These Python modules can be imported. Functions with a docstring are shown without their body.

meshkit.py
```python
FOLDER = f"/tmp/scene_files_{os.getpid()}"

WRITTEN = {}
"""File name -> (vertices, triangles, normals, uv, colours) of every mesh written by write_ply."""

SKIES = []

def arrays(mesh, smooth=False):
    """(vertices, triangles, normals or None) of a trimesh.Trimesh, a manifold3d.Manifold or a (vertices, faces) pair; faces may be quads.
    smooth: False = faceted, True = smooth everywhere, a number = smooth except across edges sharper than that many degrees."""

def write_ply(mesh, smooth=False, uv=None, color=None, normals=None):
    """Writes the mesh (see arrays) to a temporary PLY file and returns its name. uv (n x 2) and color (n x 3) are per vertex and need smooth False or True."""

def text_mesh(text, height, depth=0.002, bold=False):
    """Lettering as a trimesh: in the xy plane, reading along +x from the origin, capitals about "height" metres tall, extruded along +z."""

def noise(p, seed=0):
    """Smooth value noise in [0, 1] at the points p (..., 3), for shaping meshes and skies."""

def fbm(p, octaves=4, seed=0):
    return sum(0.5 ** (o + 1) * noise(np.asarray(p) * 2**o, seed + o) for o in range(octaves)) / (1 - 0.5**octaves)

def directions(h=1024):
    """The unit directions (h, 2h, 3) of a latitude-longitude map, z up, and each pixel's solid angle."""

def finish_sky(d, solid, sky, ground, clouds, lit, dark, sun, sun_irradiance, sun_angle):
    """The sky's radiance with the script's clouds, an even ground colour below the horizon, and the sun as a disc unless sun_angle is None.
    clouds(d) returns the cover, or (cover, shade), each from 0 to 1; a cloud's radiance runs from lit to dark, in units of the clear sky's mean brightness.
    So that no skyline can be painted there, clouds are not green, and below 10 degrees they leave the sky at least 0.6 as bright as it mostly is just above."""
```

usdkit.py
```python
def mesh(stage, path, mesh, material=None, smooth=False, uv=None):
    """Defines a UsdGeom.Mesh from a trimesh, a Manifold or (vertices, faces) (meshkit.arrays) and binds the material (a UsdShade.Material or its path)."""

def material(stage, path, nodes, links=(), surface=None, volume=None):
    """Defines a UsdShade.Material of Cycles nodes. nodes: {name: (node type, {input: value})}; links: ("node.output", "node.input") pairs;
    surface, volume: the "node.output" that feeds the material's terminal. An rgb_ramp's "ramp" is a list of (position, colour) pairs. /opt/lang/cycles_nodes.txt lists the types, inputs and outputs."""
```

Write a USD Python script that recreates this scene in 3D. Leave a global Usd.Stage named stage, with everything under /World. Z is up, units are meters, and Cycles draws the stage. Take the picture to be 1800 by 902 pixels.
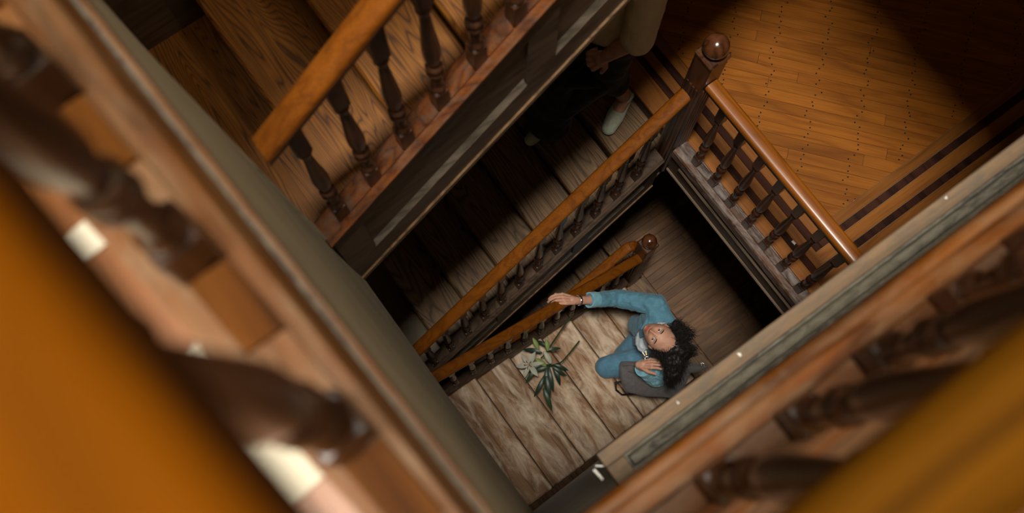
import math, random
import numpy as np, trimesh, usdkit, meshkit
import manifold3d as m3
import mapbox_earcut
from shapely.geometry import Polygon
from pxr import Usd, UsdGeom, UsdLux, UsdShade, Gf, Sdf, Vt

stage = Usd.Stage.CreateInMemory()
UsdGeom.SetStageUpAxis(stage, UsdGeom.Tokens.z)
UsdGeom.SetStageMetersPerUnit(stage, 1.0)
UsdGeom.Xform.Define(stage, '/World')
UsdGeom.Scope.Define(stage, '/World/Looks')
rng = np.random.default_rng(7)
random.seed(7)

# ------------------------------------------------------------------ camera, light, exposure
H = 8.656                                   # height of the lens above the lowest floor; D below = depth under the lens
CX = (0.5851, 0.81096, -0.00138)
CY = (-0.78842, 0.56924, 0.23316)
CF = (-0.18987, 0.13534, -0.97244)
cam = UsdGeom.Camera.Define(stage, '/World/camera')
cam.AddTransformOp().Set(Gf.Matrix4d(*CX, 0, *CY, 0, *[-c for c in CF], 0, 0, 0, H, 1))
cam.CreateHorizontalApertureAttr(36.0)
cam.CreateVerticalApertureAttr(36.0 * 902 / 1800)
cam.CreateFocalLengthAttr(34.0)
cam.CreateClippingRangeAttr(Gf.Vec2f(0.02, 100))
cam.CreateFocusDistanceAttr(5.0)
cam.CreateFStopAttr(2.6)
cam.CreateExposureAttr(-0.18)

def rect_light(name, loc, w, h, intensity, color, direction=(0, 0, -1)):
    l = UsdLux.RectLight.Define(stage, '/World/' + name)
    l.CreateWidthAttr(w); l.CreateHeightAttr(h)
    l.CreateIntensityAttr(intensity); l.CreateColorAttr(Gf.Vec3f(*color))
    d = np.array(direction, float); d /= np.linalg.norm(d)
    z = -d
    x = np.cross([0, 1, 0.01], z); x /= np.linalg.norm(x)
    y = np.cross(z, x)
    l.AddTransformOp().Set(Gf.Matrix4d(*x, 0, *y, 0, *z, 0, *loc, 1))
    return l
# skylight over the stairwell, and an unseen fill light added for the grey walls
rect_light('skylight_light', (-0.08, -0.45, H + 6.0), 0.95, 1.5, 285.0, (1.0, 0.94, 0.84))
rect_light('landing_window_light', (0.30, 4.36, H + 4.4), 1.6, 2.0, 21.0, (1.0, 0.94, 0.82), (0, -1, -.45))

# ------------------------------------------------------------------ helpers
used = {}
def fresh(parent, name):
    k = (parent, name)
    n = used.get(k, -1) + 1
    used[k] = n
    return f'{parent}/{name}' if n == 0 else f'{parent}/{name}_{n:03d}'

def meta(prim, label=None, category=None, group=None, kind=None):
    for k, v in (('label', label), ('category', category), ('group', group), ('kind', kind)):
        if v: prim.SetCustomDataByKey(k, v)
    return prim

def thing(name, label, category, group=None, kind=None, loc=None, rotz=0):
    x = UsdGeom.Xform.Define(stage, fresh('/World', name))
    if loc is not None:
        x.AddTranslateOp().Set(Gf.Vec3d(*map(float, loc)))
        if rotz: x.AddRotateZOp().Set(float(rotz))
    return meta(x.GetPrim(), label, category, group, kind)

def obj(name, mesh, mat, parent=None, smooth=False, label=None, kind=None):
    path = fresh(str(parent.GetPath()) if parent else '/World', name)
    m = usdkit.mesh(stage, path, mesh, mat, smooth=smooth)
    p = m.GetPrim()
    if label or kind: meta(p, label, None, None, kind)
    return p

def structure(name, label):
    x = UsdGeom.Xform.Define(stage, fresh('/World', name))
    return meta(x.GetPrim(), label, None, None, 'structure')

class MB:
    """collects (vertices, triangles)"""
    def __init__(s): s.v, s.f, s.n = [], [], 0
    def add(s, v, f):
        v = np.asarray(v, float); f = np.asarray(f, int)
        if f.shape[1] == 4: f = np.vstack([f[:, [0, 1, 2]], f[:, [0, 2, 3]]])
        s.v.append(v); s.f.append(f + s.n); s.n += len(v); return s
    def tm(s, t): return s.add(t.vertices, t.faces)
    def get(s): return np.vstack(s.v), np.vstack(s.f)

def clean(v, f):
    t = trimesh.Trimesh(v, f, process=True); t.fix_normals()
    return t

def loft(p0, p1):
    """solid between two matching closed outlines"""
    p0, p1 = np.asarray(p0, float), np.asarray(p1, float)
    n = len(p0)
    i = np.arange(n); j = (i + 1) % n
    f = [np.stack([i, j, j + n], 1), np.stack([i, j + n, i + n], 1)]
    for base, p in ((0, p0), (n, p1)):
        c = p - p.mean(0); _, _, vt = np.linalg.svd(c)
        q = c @ vt[:2].T
        tri = mapbox_earcut.triangulate_float64(np.ascontiguousarray(q), np.array([n], np.uint32)).reshape(-1, 3)
        f.append(tri.astype(int) + base)
    return clean(np.vstack([p0, p1]), np.vstack(f))

def chamfer_hull(c8, b):
    """c8: 2x2x2x3 corners; returns chamfered convex block"""
    pts = []
    c8 = np.asarray(c8, float).reshape(2, 2, 2, 3)
    for i in (0, 1):
        for j in (0, 1):
            for k in (0, 1):
                p = c8[i, j, k]
                d = []
                for q in (c8[1 - i, j, k], c8[i, 1 - j, k], c8[i, j, 1 - k]):
                    e = q - p; L = np.linalg.norm(e)
                    d.append(e / L * min(b, L * 0.4))
                pts += [p + d[0] + d[1], p + d[0] + d[2], p + d[1] + d[2]]
    return trimesh.convex.convex_hull(np.array(pts))

def box(x0, x1, y0, y1, z0, z1, b=0.004):
    c = np.array([[[[x, y, z] for z in (z0, z1)] for y in (y0, y1)] for x in (x0, x1)], float)
    return chamfer_hull(c, b)

def plain(x0, x1, y0, y1, z0, z1):
    t = trimesh.creation.box([x1 - x0, y1 - y0, z1 - z0]); t.apply_translation([(x0 + x1) / 2, (y0 + y1) / 2, (z0 + z1) / 2]); return t

def quadbox(pts_bottom, z0, z1, b=0.004):
    """block with four plan corners"""
    (a, bb, c, d) = pts_bottom
    cc = np.array([[[[*a, z0], [*a, z1]], [[*d, z0], [*d, z1]]], [[[*bb, z0], [*bb, z1]], [[*c, z0], [*c, z1]]]], float)
    return chamfer_hull(cc, b)

def lathe(profile, n=20, origin=(0, 0, 0)):
    """profile: (radius, z) from bottom to top"""
    pr = np.asarray(profile, float)
    a = np.linspace(0, 2 * np.pi, n, endpoint=False)
    v = np.stack([pr[:, None, 0] * np.cos(a), pr[:, None, 0] * np.sin(a), np.repeat(pr[:, 1:2], n, 1)], -1).reshape(-1, 3)
    m = len(pr)
    f = []
    for i in range(m - 1):
        for j in range(n):
            k = (j + 1) % n
            f += [[i * n + j, i * n + k, (i + 1) * n + k], [i * n + j, (i + 1) * n + k, (i + 1) * n + j]]
    v = np.vstack([v, [0, 0, pr[0, 1]], [0, 0, pr[-1, 1]]])
    for j in range(n):
        k = (j + 1) % n
        f += [[m * n, k, j], [m * n + 1, (m - 1) * n + j, (m - 1) * n + k]]
    return v + np.asarray(origin), np.array(f)

def tube(pts, r, n=8, cap=True):
    pts = np.asarray(pts, float); r = np.broadcast_to(r, len(pts))
    t = np.gradient(pts, axis=0); t /= np.linalg.norm(t, axis=1, keepdims=True)
    ref = np.array([0, 0, 1.]) if abs(t[0][2]) < .9 else np.array([1., 0, 0])
    x = np.cross(ref, t[0]); x /= np.linalg.norm(x)
    v = []
    for i in range(len(pts)):
        x = x - t[i] * (x @ t[i]); x /= np.linalg.norm(x)
        y = np.cross(t[i], x)
        a = np.linspace(0, 2 * np.pi, n, endpoint=False)
        v.append(pts[i] + r[i] * (np.cos(a)[:, None] * x + np.sin(a)[:, None] * y))
    v = np.vstack(v); f = []
    for i in range(len(pts) - 1):
        for j in range(n):
            k = (j + 1) % n
            f += [[i * n + j, i * n + k, (i + 1) * n + k], [i * n + j, (i + 1) * n + k, (i + 1) * n + j]]
    v = np.vstack([v, pts[0], pts[-1]]); e = len(pts) - 1
    for j in range(n):
        k = (j + 1) % n
        f += [[len(v) - 2, k, j], [len(v) - 1, e * n + j, e * n + k]]
    return v, np.array(f)

# ------------------------------------------------------------------ materials
L = '/World/Looks/'
def lin(c): return tuple(((x / 255 + .055) / 1.055) ** 2.4 if x > 10 else x / 255 / 12.92 for x in c)

def wood(name, dark, mid, light, axis='x', scale=1.0, rough=.42, rings=9.0, grain=.5, dust=None, dust_amt=0.0, dust_scale=5., vary=.25, bump=.12, spec=.5, coat=0.0, yaw=0.0, island=False):
    """oak-like wood; axis = grain direction; contour lines of a stretched noise give the cathedral figure; dust = worn pale film with patches of its own"""
    st = {'x': (1, 9, 9), 'y': (9, 1, 9), 'z': (9, 9, 1)}[axis]
    fine = tuple(s * (14 if s > 1 else 3) for s in st)
    n = {
        'tc': ('texture_coordinate', {}),
        'oi': ('object_info', {}),
        'rn': ('math', {'math_type': 'multiply', 'value2': 37.0}),
        'off': ('vector_math', {'math_type': 'add'}),
        'rot': ('mapping', {'mapping_type': 'point', 'rotation': (0, 0, yaw)}),
        'mp': ('mapping', {'mapping_type': 'point', 'scale': tuple(scale * s * .55 for s in st)}),
        'mf': ('mapping', {'mapping_type': 'point', 'scale': tuple(scale * s for s in fine)}),
        'n1': ('noise_texture', {'scale': 1.0, 'detail': 2.0, 'roughness': .45, 'distortion': .35}),
        'n2': ('noise_texture', {'scale': 1.0, 'detail': 4.0, 'roughness': .6}),
        'mul': ('math', {'math_type': 'multiply', 'value2': rings}),
        'fr': ('math', {'math_type': 'pingpong', 'value2': .5}),
        'cr': ('rgb_ramp', {'ramp': [(0.0, dark), (.16, mid), (.45, light), (1.0, mid)]}),
        'fine': ('rgb_ramp', {'ramp': [(.3, (1 - grain,) * 3), (.62, (1, 1, 1))]}),
        'mm': ('mix_color', {'blend_type': 'multiply', 'fac': 1.0}),
        'vr': ('map_range', {'from_min': 0, 'from_max': 1, 'to_min': 1 - vary, 'to_max': 1 + vary}),
        'hs': ('hsv', {'hue': .5, 'saturation': 1.0, 'fac': 1.0}),
        'p': ('principled_bsdf', {'roughness': rough, 'specular_ior_level': spec, 'coat_weight': coat, 'coat_roughness': .18}),
        'bp': ('bump', {'strength': bump, 'distance': .002}),
    }
    k = [('oi.random', 'rn.value1'), ('tc.object', 'rot.vector'), ('rot.vector', 'off.vector1'), ('rn.value', 'off.vector2'), ('off.vector', 'mp.vector'), ('off.vector', 'mf.vector'),
         ('mp.vector', 'n1.vector'), ('mf.vector', 'n2.vector'), ('n1.fac', 'mul.value1'), ('mul.value', 'fr.value1'), ('fr.value', 'cr.fac'),
         ('n2.fac', 'fine.fac'), ('cr.color', 'mm.a'), ('fine.color', 'mm.b'), ('oi.random', 'vr.value'), ('mm.result', 'hs.color'), ('vr.result', 'hs.value'),
         ('n2.fac', 'bp.height'), ('bp.normal', 'p.normal')]
    last = 'hs.color'
    if dust is not None:
        n |= {'dn': ('noise_texture', {'scale': dust_scale, 'detail': 7.0, 'roughness': .68, 'distortion': .6}),
              'dr': ('rgb_ramp', {'ramp': [(.42, (0, 0, 0)), (.66, (dust_amt,) * 3)]}),
              'dm': ('mix_color', {'blend_type': 'mix', 'b': dust})}
        k += [('off.vector', 'dn.vector'), ('dn.fac', 'dr.fac'), ('dr.color', 'dm.fac'), (last, 'dm.a')]
        last = 'dm.result'
    if dust is not None:
        n['md'] = ('mapping', {'mapping_type': 'point', 'scale': tuple(1 if q == 1 else 3.2 for q in st)})
        k = [e for e in k if e[1] != 'dn.vector'] + [('off.vector', 'md.vector'), ('md.vector', 'dn.vector')]
    k.append((last, 'p.base_color'))
    return usdkit.material(stage, L + name, n, k, surface='p.BSDF')

def plaster(name, c, c2, scale=6., rough=.9, bump=.3):
    return usdkit.material(stage, L + name, {
        'tc': ('texture_coordinate', {}),
        'n': ('noise_texture', {'scale': scale, 'detail': 6.0, 'roughness': .65, 'distortion': .3}),
        'r': ('rgb_ramp', {'ramp': [(.32, c2), (.6, c)]}),
        'n2': ('noise_texture', {'scale': scale * 18, 'detail': 4.0, 'roughness': .7}),
        'b': ('bump', {'strength': bump, 'distance': .004}),
        'p': ('principled_bsdf', {'roughness': rough, 'specular_ior_level': .2}),
    }, [('tc.object', 'n.vector'), ('tc.object', 'n2.vector'), ('n.fac', 'r.fac'), ('r.color', 'p.base_color'), ('n2.fac', 'b.height'), ('b.normal', 'p.normal')], surface='p.BSDF')

def flat(name, c, rough=.5, spec=.4, **kw):
    return usdkit.material(stage, L + name, {'p': ('principled_bsdf', {'base_color': c, 'roughness': rough, 'specular_ior_level': spec, **kw})}, [], surface='p.BSDF')

def cloth(name, c, c2, weave=900., rough=.95, patch=14.):
    return usdkit.material(stage, L + name, {
        'tc': ('texture_coordinate', {}),
        'n': ('noise_texture', {'scale': patch, 'detail': 6.0, 'roughness': .7}),
        'w': ('noise_texture', {'scale': weave, 'detail': 1.0}),
        'r': ('rgb_ramp', {'ramp': [(.35, c2), (.62, c)]}),
        'm': ('mix_color', {'blend_type': 'overlay', 'fac': .25}),
        'b': ('bump', {'strength': .3, 'distance': .003}),
        'p': ('principled_bsdf', {'roughness': rough, 'specular_ior_level': .15, 'sheen_weight': .15}),
    }, [('tc.object', 'n.vector'), ('tc.object', 'w.vector'), ('n.fac', 'r.fac'), ('r.color', 'm.a'), ('w.color', 'm.b'), ('m.result', 'p.base_color'), ('n.fac', 'b.height'), ('b.normal', 'p.normal')], surface='p.BSDF')

M = {}
M['rail_v'] = wood('rail_wood_along_v', (.17, .046, .0022), (.22, .062, .003), (.25, .073, .004), 'y', 2.2, .4, 5, .4, coat=.2, vary=.12)
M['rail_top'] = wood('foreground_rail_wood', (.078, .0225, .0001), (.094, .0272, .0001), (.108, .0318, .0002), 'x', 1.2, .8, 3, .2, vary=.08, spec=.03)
M['rail_u'] = wood('rail_wood_along_u', (.2, .056, .003), (.26, .075, .004), (.30, .09, .005), 'x', 2.2, .42, 5, .4, coat=.22, vary=.1)
M['turned'] = wood('turned_dark_wood', (.016, .006, .003), (.036, .013, .006), (.06, .022, .010), 'z', 2.5, .36, 4, .4, coat=.35, vary=.3)
M['dark_v'] = wood('dark_panel_wood_along_v', (.05, .028, .016), (.085, .048, .028), (.11, .065, .038), 'y', 2.0, .5, 6, .4, vary=.2, dust=(.12, .10, .08), dust_amt=.18, dust_scale=9)
M['dark_u'] = wood('dark_panel_wood_along_u', (.04, .02, .011), (.07, .037, .02), (.095, .05, .028), 'x', 2.0, .5, 6, .4, vary=.2, dust=(.12, .10, .08), dust_amt=.18, dust_scale=9)
M['dark_z'] = wood('dark_post_wood', (.03, .010, .004), (.07, .024, .009), (.10, .036, .013), 'z', 2.0, .38, 6, .4, vary=.15, coat=.3)
M['curb_v'] = wood('red_curb_wood_along_v', (.06, .015, .003), (.115, .031, .005), (.16, .046, .008), 'y', 2.0, .6, 6, .4, vary=.2, spec=.25, dust=(.10, .085, .065), dust_amt=.45, dust_scale=8)
M['curb_u'] = wood('red_curb_wood_along_u', (.035, .013, .006), (.07, .026, .011), (.10, .04, .017), 'x', 2.0, .5, 6, .4, vary=.2, dust=(.30, .27, .24), dust_amt=.6, dust_scale=12)
M['bead_v'] = wood('worn_bead_along_v', (.07, .036, .014), (.13, .07, .028), (.18, .10, .045), 'y', 2.0, .6, 6, .4, vary=.1)
M['dustbead_v'] = wood('dusty_moulding_along_v', (.08, .065, .045), (.13, .105, .075), (.18, .145, .105), 'y', 2.0, .7, 6, .4, vary=.1)
M['dustbead_u'] = wood('dusty_moulding_along_u', (.09, .06, .035), (.15, .10, .06), (.2, .14, .09), 'x', 2.0, .7, 6, .4, vary=.1)
M['tread_gold'] = wood('golden_oak_tread', (.08, .026, .003), (.25, .088, .007), (.32, .118, .011), 'x', 1.3, .5, 48, .45, vary=.12)
M['tread_brown'] = wood('brown_oak_tread', (.06, .03, .010), (.19, .10, .04), (.26, .145, .06), 'x', 1.5, .6, 22, .5, vary=.12, dust=(.17, .12, .07), dust_amt=.3)
M['tread_worn'] = wood('worn_dusty_tread', (.19, .095, .042), (.31, .165, .08), (.37, .205, .10), 'x', 1.2, .75, 7, .4, vary=.1, dust=(.72, .58, .43), dust_amt=.95, dust_scale=3.6)
M['riser'] = wood('riser_wood', (.03, .014, .006), (.075, .036, .014), (.11, .055, .022), 'x', 1.5, .6, 10, .45, vary=.12)
M['plank_amber'] = wood('amber_floor_plank', (.24, .072, .006), (.30, .095, .008), (.34, .11, .010), 'x', 1.6, .5, 5, .3, vary=.16, yaw=-math.radians(40), spec=.25)
M['border_v'] = wood('amber_border_along_v', (.22, .072, .009), (.27, .092, .012), (.30, .105, .015), 'y', 1.6, .42, 5, .35, vary=.1, spec=.4)
M['border_u'] = wood('amber_border_along_u', (.22, .072, .009), (.27, .092, .012), (.30, .105, .015), 'x', 1.6, .42, 5, .35, vary=.1, spec=.4)
M['inlay'] = wood('walnut_inlay', (.02, .006, .003), (.04, .012, .006), (.055, .017, .008), 'x', 2, .6, 4, .3, vary=.1, spec=.15)
M['plank_brown'] = wood('brown_floor_plank', (.12, .052, .015), (.175, .078, .024), (.22, .10, .032), 'y', 1.6, .55, 6, .4, vary=.22, dust=(.09, .045, .018), dust_amt=.6)
M['plaster_grey'] = plaster('warm_grey_plaster', (.36, .32, .235), (.29, .258, .19), 5)
M['plaster_green'] = plaster('cool_grey_plaster', (.86, .90, .86), (.76, .80, .77), 5)
M['plaster_wall'] = plaster('dim_wall_plaster', (.38, .32, .22), (.30, .25, .17), 4)
M['ledge'] = wood('dusty_ledge_wood', (.11, .07, .035), (.20, .125, .068), (.25, .16, .09), 'y', 1.2, .8, 3, .25, vary=.05, dust=(.12, .10, .075), dust_amt=.75, dust_scale=13)
M['ledge_grey'] = wood('grey_dust_moulding', (.055, .05, .042), (.11, .10, .075), (.16, .145, .10), 'y', 2.5, .85, 4, .35, vary=.05, dust=(.24, .22, .17), dust_amt=.8, dust_scale=22)
M['topcurb_u'] = wood('upper_curb_wood_along_u', (.085, .028, .004), (.155, .055, .010), (.20, .075, .016), 'x', 1.6, .55, 6, .35, vary=.1, dust=(.24, .16, .09), dust_amt=.55, dust_scale=6, spec=.25)
M['topcurb_v'] = wood('upper_curb_wood_along_v', (.06, .017, .0015), (.125, .036, .003), (.165, .05, .005), 'y', 1.6, .5, 6, .35, vary=.1, dust=(.19, .12, .065), dust_amt=.5, dust_scale=9, spec=.12)
M['fillet_u'] = wood('shaded_fillet_wood_along_u', (.045, .014, .0015), (.095, .030, .003), (.125, .042, .005), 'x', 1.6, .6, 6, .35, vary=.15, spec=.08)  # left fillets: handrail shadow put into a darker wood colour
M['fillet_v'] = wood('dark_fillet_wood_along_v', (.035, .011, .0015), (.075, .024, .003), (.10, .034, .005), 'y', 1.6, .55, 6, .35, vary=.15, spec=.2, dust=(.17, .13, .09), dust_amt=.4)
M['upper_plank'] = wood('upper_floor_plank', (.05, .018, .0015), (.085, .031, .003), (.11, .041, .005), 'y', 1.6, .55, 5, .3, vary=.2, spec=.2)
M['nosing_shade'] = wood('worn_shaded_nosing', (.035, .014, .004), (.075, .03, .008), (.11, .045, .012), 'x', 1.5, .6, 6, .4, vary=.15)  # worn edge colour with the shade line under the nosing painted in
M['rail_side_shade'] = wood('foreground_rail_shaded_side_wood', (.014, .004, .0003), (.024, .007, .0005), (.032, .0095, .0007), 'x', 1.2, .7, 3, .2, vary=.08, spec=.1)  # same amber wood as the rail, darkened for the shade on its side
M['chalk'] = flat('white_chips', (.75, .74, .68), .8)
M['mat'] = flat('cream_ribbed_mat', (.62, .58, .46), .85)
M['scrap_red'] = flat('red_scrap', (.5, .05, .03), .6)
M['black'] = flat('black_leather', (.008, .008, .009), .45)
M['metal'] = flat('silver_metal', (.75, .73, .70), .25, metallic=1.0)
M['gold'] = flat('gold_metal', (.8, .6, .25), .3, metallic=1.0)
# ------------------------------------------------------------------ the shell of the house
WL, WR, WF = -1.83, 0.175, 4.40            # left wall, right wall of the flights, far wall
def Z(D): return H - D

s = structure('wall_left', 'dim plaster wall along the upper flight at the top left')
obj('plaster', plain(WL - .12, WL, -2.3, WF, 0, Z(-6.3)), M['plaster_wall'], s)
s = structure('wall_right', 'cool grey plaster wall beside the worn lower flight')
obj('plaster', plain(WR, WR + .12, -1.1, WF, 0, Z(1.6)), M['plaster_green'], s)
s = structure('wall_far', 'dim plaster wall beyond the landings')
obj('plaster', plain(WL, 2.2, WF, WF + .12, 0, Z(-6.3)), M['plaster_wall'], s)
s = structure('wall_back', 'dim plaster wall behind the half landings')
obj('plaster', plain(WL, WR, -1.22, -1.1, 0, Z(1.25)), M['plaster_wall'], s)
s = structure('wall_upper', 'plaster walls around the upper storey behind the camera')
obj('plaster', plain(2.2, 2.32, -2.42, WF, Z(1.6), Z(-6.3)), M['plaster_wall'], s)
obj('plaster', plain(WL, 2.32, -2.42, -2.3, Z(1.3), Z(-6.3)), M['plaster_wall'], s)
s = structure('ceiling', 'plaster ceiling high over the stairwell')
obj('plaster', plain(WL - .12, 2.32, -2.42, WF + .12, Z(-6.3), Z(-6.4)), M['plaster_wall'], s)
s = structure('window_1', 'skylight frame in the ceiling over the stairwell')
for a in ((-.50, -.45, -1.0, 0), (.45, .50, -1.0, 0), (-.45, .45, -1.0, -.95), (-.45, .45, -.05, 0)):
    obj('frame_bar', box(a[0], a[1], a[2], a[3], Z(-6.02), Z(-6.3)), M['plaster_wall'], s)
s = structure('floor', 'dark wooden floor at the foot of the stairwell')
obj('boards', plain(WL, WR, -1.1, WF, -.1, 0), M['plank_brown'], s)

s = structure('ceiling', 'unseen sloping plaster soffit of the flight above, shaped to shade the panelled one')  # out of view; edge and length set to shade the panelled flight
obj('plaster', loft([(WL, -.1, Z(-.2)), (-.85, -.1, Z(-.2)), (-.85, -.1, Z(.25)), (WL, -.1, Z(.25))], [(WL, 4.2, Z(-3.25)), (-.85, 4.2, Z(-3.25)), (-.85, 4.2, Z(-2.78)), (WL, 4.2, Z(-2.78))]), M['plaster_wall'], s)
s = structure('ceiling', 'unseen slab added over the left of the stairwell to shade the upper flight')  # unseen slab, added to keep skylight off the left treads
obj('plaster', plain(WL, -.64, -2.3, .2, Z(-1.9), Z(-2.1)), M['plaster_wall'], s)
s = structure('window_2', 'unseen window frame added around the fill light on the far wall')  # frame added to go with the fill light
for a in ((-.60, -.55, -5.5, -3.3), (1.15, 1.20, -5.5, -3.3), (-.55, 1.15, -5.5, -5.45), (-.55, 1.15, -3.35, -3.3)):
    obj('frame_bar', box(a[0], a[1], 4.33, WF - .001, Z(a[3]), Z(a[2])), M['plaster_wall'], s)
# upper storey floors
s = structure('floor', 'amber boarded floor behind the foreground guard rail at lower right')
for i in range(16):
    x = .205 + i * .13
    obj('plank', box(x, x + .128, -2.3, WF, Z(1.36), Z(1.335 - rng.uniform(0, .0008)), .002), M['upper_plank'], s)
obj('slab', plain(.11, 2.2, -2.3, WF, Z(1.62), Z(1.362)), M['plaster_wall'], s)
s = structure('floor', 'upper landing floor over the far end of the stairwell')
obj('slab', plain(-.88, .10, 1.80, WF, Z(1.55), Z(1.27)), M['plaster_wall'], s)
obj('slab', plain(WL, -.885, 2.10, WF, Z(1.55), Z(1.27)), M['plaster_wall'], s)
s = structure('floor', 'amber boarded floor behind the blurred foreground guard rail at left')
for i in range(14):
    y = -.235 - i * .15
    obj('plank', box(WL, .10, y - .148, y, Z(.985), Z(.96 - rng.uniform(0, .0008)), .002), M['border_u'], s)
obj('plank', box(WL, .10, -.233, -.10, Z(.985), Z(.96), .002), M['border_u'], s)
obj('slab', plain(WL, .10, -2.3, -.19, Z(1.24), Z(.987)), M['plaster_wall'], s)

# ------------------------------------------------------------------ stair flights
def yaw_u(u, k, v): return u - k * v
def steps(flight, noses, t, s, u0, u1, mt, mr, r=.179, k=0.0, strip=0):
    """noses: (v, D) of each tread's nosing edge, s = side the nosing faces"""
    for (v, D) in noses:
        a, b = (v, v + t + .03) if s < 0 else (v - t - .03, v)
        def u1k(vv): return u1 - k * vv
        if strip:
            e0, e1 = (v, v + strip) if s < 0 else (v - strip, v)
            obj('nosing_strip', quadbox(((u0, e0), (u1k(e0), e0), (u1k(e1), e1), (u0, e1)), Z(D) - .03, Z(D) - .0015, .004), M['nosing_shade'], flight)  # dark strip added in place of the shade line under the nosing
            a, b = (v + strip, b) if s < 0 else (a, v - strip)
        jit = rng.uniform(-.002, .002) * (not strip)
        obj('tread', quadbox(((u0, a), (u1k(a), a), (u1k(b), b), (u0, b)), Z(D) - .034, Z(D) + jit, .008), mt, flight)
    for (v, D) in noses:
        a = v - s * .030
        a, b = sorted((a, a - s * .018))
        obj('riser', quadbox(((u0, a), (u1 - k * a, a), (u1 - k * b, b), (u0, b)), Z(D + r), Z(D) - .034, .002), mr, flight)

def rake(u_a, u_b, Dtop, Dbot, va, vb, k=0.0, du=0.0):
    """raking board: section u_a..u_b, top and bottom given as depth functions of v, running va..vb"""
    def sec(v):
        return [(u_a - k * v, v, Z(Dtop(v))), (u_b - k * v, v, Z(Dtop(v))), (u_b - k * v, v, Z(Dbot(v))), (u_a - k * v, v, Z(Dbot(v)))]
    return loft(sec(va), sec(vb))

def section_run(sec, va, vb, Df, uc, k=0.0):
    """sweep of a section [(du, dh)] along v with the depth Df(v)"""
    def S(v): return [(uc - k * v + a, v, Z(Df(v)) + h) for a, h in sec]
    return loft(S(va), S(vb))

RAIL = [(-.024, -.052), (-.026, -.040), (-.0335, -.034), (-.0345, -.018), (-.030, -.008), (-.020, -.0015), (0, 0), (.020, -.0015), (.030, -.008), (.0345, -.018), (.0335, -.034), (.026, -.040), (.024, -.052)]
UNDER = [(-.020, -.078), (-.020, -.0505), (.020, -.0505), (.020, -.078)]

BP = [(0, .0165), (.015, .021), (.035, .0225), (.055, .021), (.07, .0155), (.09, .0145), (.15, .0165), (.19, .0165), (.2, .0145), (.212, .021), (.23, .0235), (.248, .021), (.26, .0155),
      (.272, .021), (.29, .0235), (.308, .021), (.32, .0145), (.34, .0145), (.38, .0185), (.43, .0225), (.50, .0235), (.58, .0215), (.72, .0165), (.86, .0125), (.905, .0120), (.92, .017), (.935, .0195), (.955, .0185), (.97, .015), (1.0, .0165)]
def baluster(x, y, z0, z1, hb=.085, ht=.12, q=1.0, side=.043, rot=0.0, sink=.03, seg=16):
    m = MB()
    h = side / 2
    def blk(za, zb):
        t = box(-h, h, -h, h, za, zb, .003); m.tm(t)
    blk(z0 - sink, z0 + hb); blk(z1 - ht, z1 + sink)
    a, b = z0 + hb - .002, z1 - ht + .002
    m.add(*lathe([(r * q, a + (b - a) * t) for t, r in BP], seg))
    v, f = m.get()
    if rot:
        c, sn = math.cos(rot), math.sin(rot)
        v = np.stack([v[:, 0] * c - v[:, 1] * sn, v[:, 0] * sn + v[:, 1] * c, v[:, 2]], 1)
    return v + [x, y, 0], f

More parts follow.
